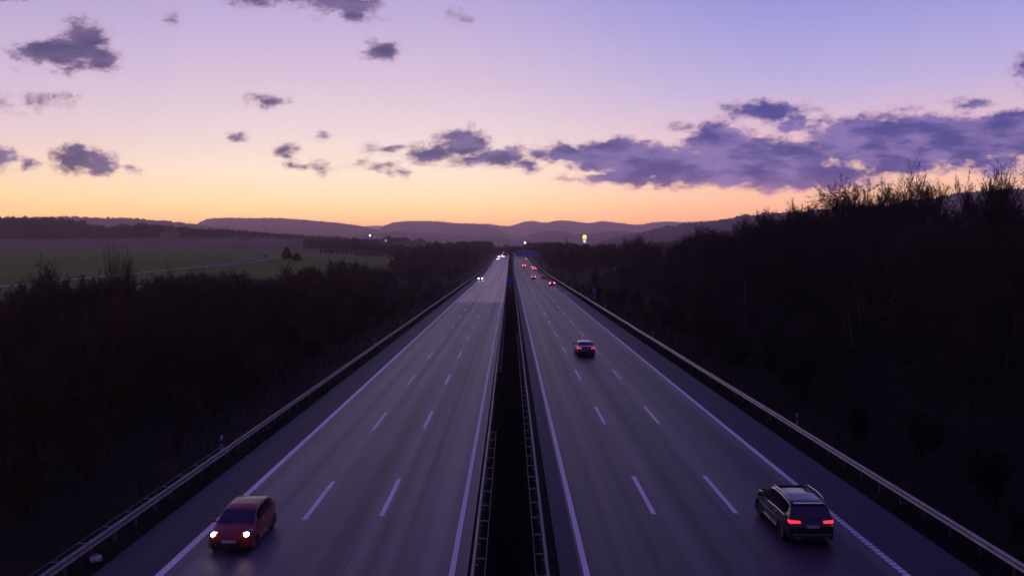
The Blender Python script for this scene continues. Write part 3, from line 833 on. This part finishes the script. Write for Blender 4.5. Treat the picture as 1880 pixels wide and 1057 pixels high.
# delineator posts
def delineator(x, y, label, face=-1):
    r = empty('marker_post', (x, y, gz(x, y)), label, 'marker post', 0, 'white marker posts beside the guardrails')
    pr = [(-.06, -.05), (.06, -.05), (.05, .05), (-.05, .05)]
    def seg(z0, z1, nm, m, e=0, slope=0):
        V = [(a*(1+e), b_*(1+e), z0) for a, b_ in pr]+[(a*(1+e), b_*(1+e), z1+(slope if b_ > 0 else 0)) for a, b_ in pr]
        mesh_obj(nm, V, [(3,2,1,0),(4,5,6,7),(0,1,5,4),(1,2,6,5),(2,3,7,6),(3,0,4,7)], m, r)
    seg(-.1, .62, 'shaft', M['white_plastic']); seg(.62, .84, 'band', M['black_plastic'], .02); seg(.84, 1.02, 'cap', M['white_plastic'], 0, .05)
    MB().box(-.03, .03, -.062, -.052, .66, .80).build('reflector', M['chrome'], r)
words = ['nearest', 'second', 'third', 'fourth']
for k in range(4):
    delineator(-15.95, 44+50*k, '%s white marker post behind the left guardrail' % words[k])
    delineator(18.0, 50+51*k, '%s white marker post behind the right guardrail' % words[k])

# white canister lying below the left rail
r = empty('canister', (-14.98, 28.6, gz(-14.98, 28.6)), 'white plastic canister lying below the left guardrail', 'canister', R(35)); r.scale = (.75, .75, .75)
MB().tube([(-.26,0,.17),(-.23,0,.17),(.20,0,.17),(.25,0,.17)], [.12,.17,.17,.10], 14).build('body', M['white_plastic'], r, True)
MB().tube([(.25,0,.17),(.32,0,.17)], .05, 10).build('cap', M['black_plastic'], r)
MB().tube([(-.12,0,.33),(-.10,0,.41),(.08,0,.41),(.10,0,.33)], .018, 6).build('handle', M['white_plastic'], r)

# ------------------------------------------------------------------ signs
def post_sign(x, y, w_, h_, zb, label, plate=True, g=None):
    g = gz(x, y) if g is None else g
    r = empty('road_sign', (x, y, g), label, 'road sign')
    MB().tube([(0, .06, -.3), (0, .06, zb+h_*.9)], .045, 8).build('post', M['rail'], r)
    b_ = MB().box(-w_/2, w_/2, -.02, .02, zb, zb+h_).build('board', M['sign_blue'], r)
    o = MB()
    for (a, c, d, e) in ((-w_/2+.03, w_/2-.03, zb+.03, zb+.06), (-w_/2+.03, w_/2-.03, zb+h_-.06, zb+h_-.03), (-w_/2+.03, -w_/2+.06, zb+.06, zb+h_-.06), (w_/2-.06, w_/2-.03, zb+.06, zb+h_-.06)):
        o.box(a, c, -.026, -.021, d, e)
    o.build('border', M['sign_white'], b_)
    if plate: MB().box(-.14, .14, -.02, .02, zb*.25, zb*.25+.5).build('lower_plate', M['white_plastic'], r)
post_sign(-.35, 243, 1.5, 1.5, 1.75, 'blue road sign standing in the central reservation', True)
sx = 18.9; post_sign(sx, 181, .85, 1.05, 1.9, 'small blue sign on a post beside the right guardrail', True)

# gantry with blue direction boards
gy = 500.0; zg = float(zr(gy))
r = empty('sign_gantry', (10.5, gy, zg), 'sign gantry with blue direction boards over the departing lanes', 'gantry')
for x in (-8.6, 8.4):
    MB().box(x-.25, x+.25, -.25, .25, -.2, 9.6).build('post', M['railpost'], r)
MB().box(-8.35, 8.15, -.3, .3, 8.9, 9.5).build('beam', M['railpost'], r)
for (x0, x1, z0, z1) in ((-7.2, -1.9, 6.0, 9.3), (-1.75, 3.2, 6.2, 9.3), (3.35, 8.0, 6.3, 9.3)):
    bd = MB().box(x0, x1, -.42, -.31, z0, z1).build('board', M['sign_blue'], r)
    o = MB().box(x0+.1, x1-.1, -.43, -.421, z0+.1, z0+.18).box(x0+.1, x1-.1, -.43, -.421, z1-.18, z1-.1).box(x0+.1, x0+.18, -.43, -.421, z0+.18, z1-.18).box(x1-.18, x1-.1, -.43, -.421, z0+.18, z1-.18)
    cx = (x0+x1)/2
    o.box(cx-.05, cx+.05, -.43, -.421, z0+.6, z1-1.3)
    o.add([(cx-.18, -.43, z1-1.3), (cx+.18, -.43, z1-1.3), (cx, -.43, z1-1.0)], [(0, 1, 2)])
    o.build('arrow', M['sign_white'], bd)
post_sign(19.2, 430, 1.0, 1.0, 1.2, 'small pale backed sign beside the rail before the gantry', True)

# restaurant pylon
y = 640.0; x = (1073-HX)/F*y; g = gz(x, y); zt = CAMZ+(HY-431)/F*y-g
r = empty('pylon_sign', (x, y, g), 'tall lit pylon with yellow arches over a white panel', 'pylon sign')
MB().tube([(0,0,-.5),(0,0,zt-7.0)], [.35,.25], 10).build('pole', M['concrete'], r)
V = []; n = 14
pts = [(-1.6, zt-3.5)]+[(-1.6*math.cos(math.pi*k/n), zt-1.6+1.5*math.sin(math.pi*k/n)) for k in range(n+1)]+[(1.6, zt-3.5)]
V = [(a, -.2, c) for a, c in pts]+[(a, .2, c) for a, c in pts]; q = len(pts)
mesh_obj('panel', V, [tuple(range(q)), tuple(range(2*q-1, q-1, -1))]+[(k, k+q, (k+1) % q+q, (k+1) % q) for k in range(q)], M['lit_cream'], r)
mb = MB()
for s in (-1, 1):
    mb.tube([(s*.62+ .62*math.cos(math.pi*k/10)*1.0, -.34, zt-3.2+2.9*math.sin(math.pi*k/10)**.75) for k in range(11)], .2, 8)
mb.build('arches', M['lit_yellow'], r, True)
MB().box(-1.1, 1.1, -.15, .15, zt-6.2, zt-4.1).build('lower_panel', M['lit_white'], r)
MB().box(-1.1, .1, -.17, -.151, zt-5.45, zt-5.25).build('panel_bar', M['sign_blue'], r)
MB().box(-.12, .12, -.1, .1, zt-7.0, zt-6.2).box(-.12, .12, -.1, .1, zt-4.1, zt-3.5).build('neck', M['concrete'], r)

# lit lamps in the valley
def street_lamp(px, py, y, label, rad=.5):
    x = (px-HX)/F*y; g = gz(x, y); z = CAMZ+(HY-py)/F*y-g
    if z < 4: g += z-8; z = 8
    r = empty('street_lamp', (x, y, g), label, 'street lamp')
    MB().tube([(0,0,-.5),(0,0,z-.1),(0,-.8,z+.25)], [.14,.1,.08], 8).build('pole', M['railpost'], r)
    MB().ball((0,-.9,z+.1), (rad,rad,rad*.6), 10, 6).build('lamp_head', M['lamp'], r, True)
street_lamp(964, 446, 1010, 'bright white lamp above the far end of the motorway', .5)
street_lamp(679.5, 432.5, 1250, 'bright white lamp below the hill, left of the motorway', .6)
street_lamp(688, 433.5, 1260, 'fainter lamp right beside the bright one below the hill', .2)
street_lamp(1056, 424.5, 1900, 'tiny pale lamp on the slope above and left of the yellow sign', .3)
street_lamp(880, 437.5, 1500, 'tiny dim lamp at the foot of the hills left of the motorway end', .18)

# ------------------------------------------------------------------ village
def house(px, py, y, w_, d_, h_, label, rz=0, lit=False):
    x = (px-HX)/F*y; g = gz(x, y); zz = CAMZ+(HY-py)/F*y
    r = empty('house', (x, y, min(g, zz)), label, 'house', rz)
    base = max(0, zz-g)
    mb = MB().box(-w_/2, w_/2, -d_/2, d_/2, -.5, base+h_)
    rh = w_*.35*.8
    wl = mb.add([(-w_/2,-d_/2,base+h_),(w_/2,-d_/2,base+h_),(0,-d_/2,base+h_+rh),(-w_/2,d_/2,base+h_),(w_/2,d_/2,base+h_),(0,d_/2,base+h_+rh)], [(0,1,2),(5,4,3)]).build('wall', M['wall'], r)
    e = .5; k = rh/(w_/2); zE = base+h_-e*k+.06; zT = base+h_+rh+.06
    V = []
    for yy in (-d_/2-e, d_/2+e):
        V += [(-w_/2-e, yy, zE), (0, yy, zT), (w_/2+e, yy, zE), (w_/2+e, yy, zE+.25), (0, yy, zT+.25), (-w_/2-e, yy, zE+.25)]
    rf = mesh_obj('roof', V, [(0,1,4,5),(1,2,3,4),(11,10,7,6),(10,9,8,7),(5,4,10,11),(4,3,9,10),(0,6,7,1),(1,7,8,2),(0,5,11,6),(2,8,9,3)], M['roof'], r)
    MB().box(w_*.15, w_*.15+.7, -.4, .4, zT-rh*.6, zT+1.0).build('chimney', M['wall'], rf)
    for kx in (-.28, .28):
        for kz in (1.0, 3.6):
            if kz+1.2 < h_:
                wn = MB().box(w_*kx-.55, w_*kx+.55, -d_/2-.04, -d_/2-.005, base+kz, base+kz+1.2).build('window', M['sign_white'], r)
                MB().box(w_*kx-.47, w_*kx+.47, -d_/2-.06, -d_/2-.041, base+kz+.08, base+kz+1.12).build('pane', M['lit_window'] if lit and kz > 2 and kx < 0 else M['pane'], wn)
    MB().box(-.5, .5, -d_/2-.05, -d_/2-.005, base-.0, base+2.1).build('door', M['roof'], r)
H_ = [(306,440,815,10,12,5.5,'pale house at the left foot of the field wood',.3,0),(318,437,822,9,11,6,'taller pale house catching light left of the field wood',-.4,1),
 (357,447,770,9,12,4.5,'low white house between field and wood, alone',.2,0),(432,447,800,11,13,5,'house with broad gable left end of the village row',.1,0),(452,448,795,9,12,5,'long white house in the village row, second from left',1.4,0),
 (470,449,792,9,12,5,'white house in the village row, right end',-.2,0),(557,453,760,9,10,5,'bright little house at the edge of the field behind the clump',.5,0),
 (590,452,800,9,10,5,'small house half hidden left of the dark clump',.2,1),(712,450,760,9,11,6,'house with lit window left of the paired spruces',.3,1),
 (730,452,740,10,11,4.5,'flat pale roofed house right of the paired spruces',1.2,0),(742,451,770,9,12,5,'rear house between the spruces and the roadside wood',-.3,0),(770,454,700,9,10,5,'last village house before the roadside wood',.4,0)]
for a in H_: house(*a)

# blue hut by the track
x, y = on_ground(489, 473)
r = empty('hut', (x, y, gz(x, y)), 'small blue hut where the pale farm track forks', 'hut', R(10))
MB().box(-1.25,1.25,-1.2,1.2,-.3,2.2).build('wall', M['hut'], r)
MB().add([(-1.4,-1.4,2.2),(1.4,-1.4,2.2),(1.4,1.4,2.45),(-1.4,1.4,2.45),(-1.4,-1.4,2.35),(1.4,-1.4,2.35),(1.4,1.4,2.6),(-1.4,1.4,2.6)],
         [(3,2,1,0),(4,5,6,7),(0,1,5,4),(1,2,6,5),(2,3,7,6),(3,0,4,7)]).build('roof', M['hut'], r)
MB().box(-.5,.4,-1.23,-1.205,0,1.9).build('door', M['sign_blue'], r)

# ------------------------------------------------------------------ cars (front towards +Y)
SPEC = {
 'hatch': dict(L=3.45, W=.82, zb=.20, top=[(1.72,.58),(1.70,.68),(1.60,.78),(1.35,.87),(1.02,.96),(.70,1.17),(.36,1.37),(0,1.45),(-.6,1.47),(-1.12,1.41),(-1.28,1.32),(-1.50,1.06),(-1.62,.98),(-1.70,.85),(-1.73,.6)],
   belt=[(-1.7,1.02),(-.9,.98),(0,.93),(.9,.90),(1.7,.7)], ws=(.42,1.0), rw=(-1.48,-1.22), sw=[(-1.12,-.42),(-.36,.62)], wheels=(1.12,-1.15), wr=.29),
 'suv': dict(L=4.5, W=.92, zb=.24, top=[(2.26,.70),(2.24,.85),(2.1,.98),(1.7,1.05),(1.15,1.13),(.75,1.38),(.38,1.59),(0,1.66),(-.9,1.67),(-1.6,1.62),(-1.84,1.57),(-2.02,1.28),(-2.12,1.06),(-2.2,.95),(-2.25,.75),(-2.26,.6)],
   belt=[(-2.2,1.10),(-1.2,1.08),(0,1.03),(1,1.0),(2.2,.85)], ws=(.42,1.13), rw=(-2.10,-1.86), sw=[(-1.78,-1.25),(-1.18,-.36),(-.29,.62)], wheels=(1.36,-1.36), wr=.35),
 'sedan': dict(L=4.7, W=.91, zb=.20, top=[(2.36,.58),(2.34,.70),(2.2,.80),(1.7,.88),(1.12,.97),(.70,1.21),(.34,1.38),(0,1.44),(-.6,1.45),(-1.05,1.38),(-1.4,1.22),(-1.74,1.08),(-2.15,1.05),(-2.30,.98),(-2.36,.80),(-2.38,.55)],
   belt=[(-2.3,.98),(-1.2,.97),(0,.94),(1,.90),(2.3,.72)], ws=(.38,1.08), rw=(-1.72,-1.10), sw=[(-1.25,-.50),(-.43,.58)], wheels=(1.42,-1.40), wr=.33),
}
def car_shell(sp_):
    top = sp_['top']; L2 = sp_['L']/2; Wd = sp_['W']; zb0 = sp_['zb']
    ty = []; tz = []
    for (a, b_), (c, d) in zip(top[:-1], top[1:]):
        n = max(3, int(math.hypot(a-c, b_-d)/.05))
        for k in range(n): ty.append(a+(c-a)*k/n); tz.append(b_+(d-b_)*k/n)
    ty.append(top[-1][0]); tz.append(top[-1][1])
    ty = np.array(ty); tz = np.array(tz)
    for _ in range(3):
        tz[1:-1] = (tz[:-2]+2*tz[1:-1]+tz[2:])/4; ty[1:-1] = (ty[:-2]+2*ty[1:-1]+ty[2:])/4
    by = [p[0] for p in sp_['belt']]; bz = [p[1] for p in sp_['belt']]
    rows = []
    for y, z in zip(ty, tz):
        e = min(abs(y)/L2, 1.02)
        wv = Wd*(1-(.20 if y > 0 else .12)*e**7)
        zb = zb0+.10*e**8
        zbelt = min(float(np.interp(y, by, bz)), z-.025)
        h = z-zbelt
        yr_ = wv*.94-.30*h-.015; z_r = zbelt+h*.90
        if h < .12: z_r = zbelt+h*.6
        pts = [(0, zb), (wv*.86, zb), (wv*.955, zb+.07)]
        lo = zb+.07
        for f, k in ((.15,.975),(.3,.992),(.45,1.0),(.6,1.0),(.75,.992),(.9,.978)): pts.append((wv*k, lo+(zbelt-lo)*f))
        pts.append((wv*.955, zbelt))                       # 9
        for f in (.12, .5, .88, 1.0): pts.append((wv*.95+(yr_-wv*.95)*f, zbelt+(z_r-zbelt)*f))   # 10..13
        pts += [(yr_*.95, z_r+(z-z_r)*.45), (yr_*.82, z_r+(z-z_r)*.78), (yr_*.42, z-.004), (0, z)]   # 14..17
        rows.append(pts)
    return ty, rows
def make_car(kind, paint, label, loc, away=True, lamps='tail', group=None, beams=False, full=True, trims=True, name='car', head_r=1.0, brake=False):
    sp_ = SPEC[kind]; Wd = sp_['W']
    ty, rows = car_shell(sp_)
    n = len(rows[0]); parts = {'body': ([], []), 'windscreen': ([], []), 'rear_window': ([], [])}
    for k in range(len(sp_['sw'])):
        parts['side_window%d' % k+'a'] = ([], []); parts['side_window%d' % k+'b'] = ([], [])
    def put(nm, quad):
        V, Fc = parts[nm]; s = len(V); V.extend(quad); Fc.append(tuple(range(s, s+len(quad))))
    for i in range(len(ty)-1):
        ym = (ty[i]+ty[i+1])/2
        for j in range(n-1):
            for s in (1, -1):
                q = [(s*rows[i][j][0], ty[i], rows[i][j][1]), (s*rows[i+1][j][0], ty[i+1], rows[i+1][j][1]), (s*rows[i+1][j+1][0], ty[i+1], rows[i+1][j+1][1]), (s*rows[i][j+1][0], ty[i], rows[i][j+1][1])]
                if s < 0: q = q[::-1]
                zm = sum(p[2] for p in q)/4
                if 1 <= j <= 8 and any(math.hypot(ym-wy, zm-sp_['wr']) < sp_['wr']+.055 for wy in sp_['wheels']): continue
                nm = 'body'
                hgt = rows[i][13][1]-rows[i][9][1]
                if j >= 14 and sp_['ws'][0] < ym < sp_['ws'][1]: nm = 'windscreen'
                elif j >= 14 and sp_['rw'][0] < ym < sp_['rw'][1]: nm = 'rear_window'
                elif 10 <= j <= 11 and hgt > .13:
                    for k, (a, b_) in enumerate(sp_['sw']):
                        if a < ym < b_: nm = 'side_window%d' % k+('a' if s > 0 else 'b')
                put(nm, q)
    # end caps
    for i, rev in ((0, False), (len(ty)-1, True)):
        ring = [(rows[i][j][0], ty[i], rows[i][j][1]) for j in range(n)]+[(-rows[i][j][0], ty[i], rows[i][j][1]) for j in range(n-2, 0, -1)]
        put('body', ring[::-1] if rev else ring)
    rz = 0 if away else math.pi
    r = empty(name, loc, label, 'car', rz, group)
    objs = {}
    for nm, (V, Fc) in parts.items():
        if not V: continue
        me = bpy.data.meshes.new(nm.rstrip('0123ab') if nm.startswith('side') else nm)
        me.from_pydata(V, [], Fc)
        import bmesh
        bm = bmesh.new(); bm.from_mesh(me); bmesh.ops.remove_doubles(bm, verts=bm.verts, dist=.0005); bmesh.ops.recalc_face_normals(bm, faces=bm.faces) if nm == 'body' else None
        bm.to_mesh(me); bm.free()
        me.materials.append(paint if nm == 'body' else M['glass'])
        me.polygons.foreach_set('use_smooth', [True]*len(me.polygons))
        bn = 'side_window' if nm.startswith('side') else nm
        o = bpy.data.objects.new(bn, me); C.objects.link(o); o.parent = r; objs[nm] = o
    L2 = sp_['L']/2
    # black floor pan darkens the arches, hung low to deepen the shade underneath
    MB().box(-Wd+.24, Wd-.24, -L2+.25, L2-.25, sp_['zb']-.07, sp_['zb']+.5).build('underbody', M['black_plastic'], r)
    wr = sp_['wr']
    for wy in sp_['wheels']:
        for s in (-1, 1):
            xo = s*(Wd-.02); xi = s*(Wd-.22)
            prof = [(xi, wr*.62), (xi, wr*.93), (xi+s*.02, wr), (xo-s*.02, wr), (xo, wr*.94), (xo-s*.01, wr*.66)]
            V = []; Fc = []; N = 24
            for a in range(N):
                g_ = 2*math.pi*a/N
                for (px, rr) in prof: V.append((px, rr*math.cos(g_), rr*math.sin(g_)))
            K = len(prof)
            for a in range(N):
                b_ = (a+1) % N
                for k in range(K): Fc.append((a*K+k, a*K+(k+1) % K, b_*K+(k+1) % K, b_*K+k))
            # the wheel: an object of its own at the hub
            wh = MB(); xh_ = xo-s*.035
            wh.tube([(xh_-s*.03, 0, 0), (xh_, 0, 0)], wr*.20, 10)
            for a in range(5):
                g_ = 2*math.pi*a/5+.3; c_, s_ = math.cos(g_), math.sin(g_)
                w1, w2 = .05, .03
                P_ = [(-s_*w1, c_*w1), (s_*w1, -c_*w1), (c_*wr*.64+s_*w2, s_*wr*.64-c_*w2), (c_*wr*.64-s_*w2, s_*wr*.64+c_*w2)]
                V2 = [(xh_-s*.02, a1, a2) for a1, a2 in P_]+[(xh_, a1, a2) for a1, a2 in P_]
                wh.add(V2, [(3,2,1,0),(4,5,6,7),(0,1,5,4),(1,2,6,5),(2,3,7,6),(3,0,4,7)])
            V3 = []; F3 = []
            for a in range(N):
                g_ = 2*math.pi*a/N
                for (px, rr) in ((xh_-s*.1, wr*.60), (xh_-s*.0, wr*.67), (xh_-s*.0, wr*.61)): V3.append((px, rr*math.cos(g_), rr*math.sin(g_)))
            for a in range(N):
                b_ = (a+1) % N
                for k in range(2): F3.append((a*3+k, a*3+k+1, b_*3+k+1, b_*3+k))
            wh.add(V3, F3)
            tyre = mesh_obj('wheel', V, Fc, M['tyre'], r, True); tyre.location = (0, wy, wr)
            wh.build('rim', M['rim'] if full else M['black_plastic'], tyre)
            MB().tube([(s*(Wd-.21), 0, 0), (s*(Wd-.20), 0, 0)], wr*.64, 20).build('brake_disc', M['black_plastic'], tyre)
        for s in (-1, 1):
            pts = [(s*(Wd*.992), wy+(wr+.065)*math.cos(a), wr+(wr+.065)*math.sin(a)) for a in np.linspace(-.35, math.pi+.35, 15)]
            MB().tube(pts, .028, 6).build('wheel_arch', M['black_plastic'] if kind == 'suv' else paint, r, True)
    # mirrors
    my = sp_['ws'][1]-.28; mz = float(np.interp(my, [p[0] for p in sp_['belt']], [p[1] for p in sp_['belt']]))+.06
    for s in (-1, 1):
        MB().ball((s*(Wd+.11), my, mz+.04), (.115, .07, .08), 10, 6).tube([(s*(Wd*.93), my, mz-.02), (s*(Wd+.06), my, mz+.02)], .03, 6).build('mirror', paint, r, True)
    # rear and front details
    def zat(y): return float(np.interp(-y, -ty, [q[17][1] for q in rows]))
    rl = M['brake'] if brake else M['tail']
    if kind == 'suv':
        for s in (-1, 1):
            MB().add([(s*.44,-2.255,.92),(s*.82,-2.20,.90),(s*.82,-2.16,1.01),(s*.44,-2.215,.985),(s*.44,-2.18,.92),(s*.86,-2.06,.91),(s*.86,-2.02,1.02),(s*.44,-2.10,1.00)],
                     [(0,1,2,3),(4,7,6,5),(0,4,5,1),(3,2,6,7),(1,5,6,2),(0,3,7,4)]).build('tail_light', rl, r)
            MB().tube([(s*.66,.25,1.66),(s*.67,0,1.715),(s*.68,-.9,1.735),(s*.66,-1.55,1.69),(s*.645,-1.66,1.64)], .022, 8).build('roof_rail', M['chrome'], r, True)
            MB().box(min(s*.42,s*.62), max(s*.42,s*.62), -2.31, -2.22, .34, .41).build('exhaust', M['chrome'], r)
            MB().box(min(s*.9,s*.925), max(s*.9,s*.925), -1.0, 1.0, .36, .40).build('sill_trim', M['chrome'], r)
            MB().tube([(s*.895,-1.8,1.085),(s*.895,-1.0,1.09),(s*.885,0,1.05),(s*.872,.75,1.03)], .012, 6).build('window_trim', M['chrome'], r)
            for hy in (-.9, .1): MB().box(min(s*.915,s*.945), max(s*.915,s*.945), hy, hy+.2, .90, .93).build('door_handle', paint, r)
            for hy in (-1.0, -.28, .72): MB().box(min(s*.905,s*.9225), max(s*.905,s*.9225), hy-.008, hy+.008, .42, .98).build('door_seam', M['black_plastic'], r)
        MB().box(-.72,.72,-2.30,-2.24,.46,.52).build('bumper_trim', mat('reflection_tinted_chrome', (.55,.42,.26), .25, 1), r)  # chrome strip with its amber reflection tinted into the base colour
        MB().box(-.78,.78,-2.285,-2.235,.30,.455).build('bumper', M['black_plastic'], r)
        MB().box(-.60,.60,-1.96,-1.80,1.560,1.585).build('spoiler', paint, r)
        MB().tube([(0,-2.27,.985),(0,-2.215,.985)], .06, 16).build('badge', M['chrome'], r)
        pl = MB().box(-.26,.26,-2.285,-2.262,.74,.85).build('number_plate', M['plate'], r)
        MB().box(-.26,-.21,-2.29,-2.286,.74,.85).build('plate_strip', M['plate_eu'], pl)
        MB().tube([(.0,-1.98,1.32),(.28,-2.06,1.16)], .012, 5).build('rear_wiper', M['black_plastic'], r)
        MB().add([(-.50,.30,1.632),(.50,.30,1.632),(.50,-.10,1.672),(-.50,-.10,1.672)], [(0,3,2,1)]).build('sunroof', M['glass'], r)
    if kind == 'sedan':
        for s in (-1, 1):
            MB().add([(s*.50,-2.375,.84),(s*.84,-2.31,.84),(s*.85,-2.27,.95),(s*.50,-2.335,.96),(s*.50,-2.30,.84),(s*.88,-2.16,.85),(s*.885,-2.12,.96),(s*.50,-2.2,.97)],
                     [(0,1,2,3),(4,7,6,5),(0,4,5,1),(3,2,6,7),(1,5,6,2),(0,3,7,4)]).build('tail_light', rl, r)
            MB().tube([(s*.645,.35,1.33),(s*.62,0,1.405),(s*.615,-.6,1.41),(s*.65,-1.05,1.345),(s*.76,-1.6,1.08)], .016, 6).build('window_trim', M['chrome'], r)
            MB().tube([(s*.86,-1.55,1.0),(s*.872,-.5,.985),(s*.865,.6,.95)], .012, 6).build('window_trim', M['chrome'], r)
        pl = MB().box(-.26,.26,-2.40,-2.372,.76,.87).build('number_plate', M['plate'], r)
        MB().tube([(0,-2.37,.93),(0,-2.33,.93)], .045, 12).build('badge', M['chrome'], r)
        MB().box(-.75,.75,-2.42,-2.34,.27,.45).build('bumper', M['black_plastic'], r)
        MB().box(-.66,.66,-2.32,-2.22,1.045,1.062).build('boot_lip', M['chrome'], r)
    if kind == 'hatch':
        if lamps == 'tail':
            for s in (-1, 1): MB().ball((s*.70,-1.63,.95), (.09*head_r,.08,.16), 8, 6).build('tail_light', rl, r, True)  # widened on far cars to imitate the glow around the lamp
            MB().box(-.24,.24,-1.76,-1.72,.70,.80).build('number_plate', M['plate'], r)
    if lamps == 'head':
        y1 = L2-.17 if kind == 'hatch' else L2-.14; z1 = .72 if kind == 'hatch' else .70
        for s in (-1, 1):
            h = MB().ball((s*(Wd-.21), y1, z1+.02), (.10*head_r, .15*head_r, .085*head_r), 12, 8).build('headlight', M['head'] if full else M['head_far'], r, True)  # lens oversized on far cars, glare halo built into its size
            if full:
                MB().ball((s*(Wd-.20), y1+.10, z1-.13), (.055, .05, .045), 10, 6).build('fog_light', M['head_amber'], r, True)
                MB().add([(s*(Wd-.40), y1+.10, z1-.10), (s*(Wd-.07), y1-.12, z1-.04), (s*(Wd-.06), y1-.28, z1+.16), (s*(Wd-.34), y1-.02, z1+.10)], [(0,1,2,3)]).build('light_housing', M['chrome'], r)
        MB().box(-.42,.42,L2-.03,L2+.01,.30,.46).build('grille', M['black_plastic'], r)
        MB().box(-.26,.26,L2+.012,L2+.03,.47,.58).build('number_plate', M['plate'], r)
        MB().tube([(0,L2-.06,.66),(0,L2-.005,.66)], .055, 14).build('badge', M['chrome'], r)
        if full:
            for s in (-1, 1):
                MB().tube([(s*.1+s*.45, .98, .985), (s*.05+.1*s, .84, 1.09)], .01, 5).build('wiper', M['black_plastic'], r)
                for hy in (-.36, .68): MB().box(min(s*.80,s*.8225), max(s*.80,s*.8225), hy-.008, hy+.008, .36, .88).build('door_seam', M['black_plastic'], r)
                MB().box(min(s*.81,s*.84), max(s*.81,s*.84), -.26, -.10, .80, .83).build('door_handle', paint, r)
                MB().box(min(s*.80,s*.826), max(s*.80,s*.826), -.78, .76, .27, .30).build('sill_trim', M['chrome'], r)
                MB().ball((s*.72,-1.58,1.02), (.06,.09,.15), 8, 6).build('tail_light', M['clear_lens'], r, True)
            MB().tube([(0,-1.0,1.425),(0,-1.22,1.60)], .008, 5).build('antenna', M['black_plastic'], r)
    if beams:
        for s in (-1, 1):
            ld = bpy.data.lights.new('headlight_beam', 'SPOT'); ld.energy = beams; ld.spot_size = R(95); ld.spot_blend = 1; ld.color = (1, .78, .5); ld.shadow_soft_size = .08
            lo = bpy.data.objects.new('headlight_beam', ld); C.objects.link(lo); lo.parent = r
            lo.location = (s*(Wd-.21), L2+.16, .68); lo.rotation_euler = (R(50), 0, 0)
    return r
def road_at(px, py):
    """where the photo pixel meets the carriageway"""
    yy = np.arange(20, 1300, .1); zz = CAMZ+(HY-py)/F*yy
    k = np.where(zz-zr(yy) < 0)[0]; y = float(yy[k[0]]) if len(k) else 1000.0
    return (px-HX)/F*y, y
# the three nearest cars
make_car('hatch', M['red_paint'], 'small red hatchback coming closer with lit headlights', (-10.40, 30.95, 0), away=False, lamps='head', beams=3, head_r=1.0).scale = (1, 1, .96)
make_car('suv', M['black_paint'], 'black estate style off-roader with roof rails and lit tail lights', (11.43, 32.2, 0), away=True)
x, y = road_at(1077, 656)
make_car('sedan', M['dark_paint'], 'dark saloon with bright window trim driving away in the middle distance', (x, y+2.3, 0), away=True).scale = (1.07, 1.03, 1.05)
# far traffic: rear lights
def far_rear(px, py, kind, paint, label, brake=True, **k):
    x, y = road_at(px, py); z = float(zr(y+2))
    r = make_car(kind, paint, label, (x, y+2.2, z), away=True, full=False, group='cars driving away in the distance', brake=brake, **k)
    s = float(zr(y+4)-zr(y))/4; r.rotation_euler[0] = math.atan(s); return r
far_rear(1014, 525, 'hatch', M['silver_paint'], 'pale hatchback in the right lane, nearest of the distant cluster', head_r=1.6)
far_rear(998, 512, 'suv', M['black_paint'], 'dark car just ahead of the pale hatchback', brake=False)
far_rear(979.5, 512.5, 'suv', M['darkred_paint'], 'car with glaring brake lights in the middle lane of the cluster')
far_rear(981.5, 496.5, 'hatch', M['dark_paint'], 'distant car closely following another in the right lane', head_r=1.8)
far_rear(978.5, 493, 'suv', M['dark_paint'], 'distant car directly ahead of its tailgating neighbour')
far_rear(962.5, 490, 'hatch', M['silver_paint'], 'lone distant car in the left lane of the departing side', head_r=2)
far_rear(966, 478, 'suv', M['darkred_paint'], 'last car before the sign gantry with glowing rear lights')
far_rear(943, 463.2, 'suv', M['darkred_paint'], 'reddish vehicle at the crest left of the blue gantry')
def far_front(px, py, kind, label, hr=2.0, beams=False, es=None):
    x, y = road_at(px, py); z = float(zr(y+2))
    r = make_car(kind, M['dark_paint'], label, (x, y+2.2, z), away=False, lamps='head', full=False, group='oncoming cars in the distance', head_r=hr, beams=beams)
    s = float(zr(y+4)-zr(y))/4; r.rotation_euler[0] = -math.atan(s); return r
far_front(882, 514.5, 'sedan', 'lone oncoming car with bright headlights ahead of the distant pack', 2.0, beams=60)
far_front(914.5, 477, 'hatch', 'frontmost oncoming car of the distant pack, in the left lane', 2.1)
far_front(916.5, 472.5, 'sedan', 'oncoming car right behind the frontmost one of the pack', 2.1)
far_front(924, 472, 'hatch', 'oncoming car in the right lane of the distant pack', 2.1)
far_front(920, 469, 'sedan', 'oncoming car in the middle of the distant pack', 2.1)
far_front(923, 465.5, 'hatch', 'oncoming car near the crest, right lane of the pack', 2.1)
far_front(917.5, 464.3, 'suv', 'rearmost oncoming car at the left of the crest', 2.0)

# ------------------------------------------------------------------ haze
hz = MB().box(-7000, 7000, -300, HAZE_FAR, -6, HAZE_TOP).build('haze', mat('haze', (1, 1, 1)))
hz['kind'] = 'stuff'; hz['label'] = 'purple evening haze in the valley'; hz['category'] = 'haze'
hm = hz.data.materials[0]; hm.node_tree.nodes.clear(); t = NT(hm.node_tree)
vol = t.n('ShaderNodeVolumePrincipled', i={'Color': (1, .74, .84, 1), 'Density': HAZE, 'Anisotropy': .72})
t.n('ShaderNodeOutputMaterial', i={'Volume': vol.outputs[0]})
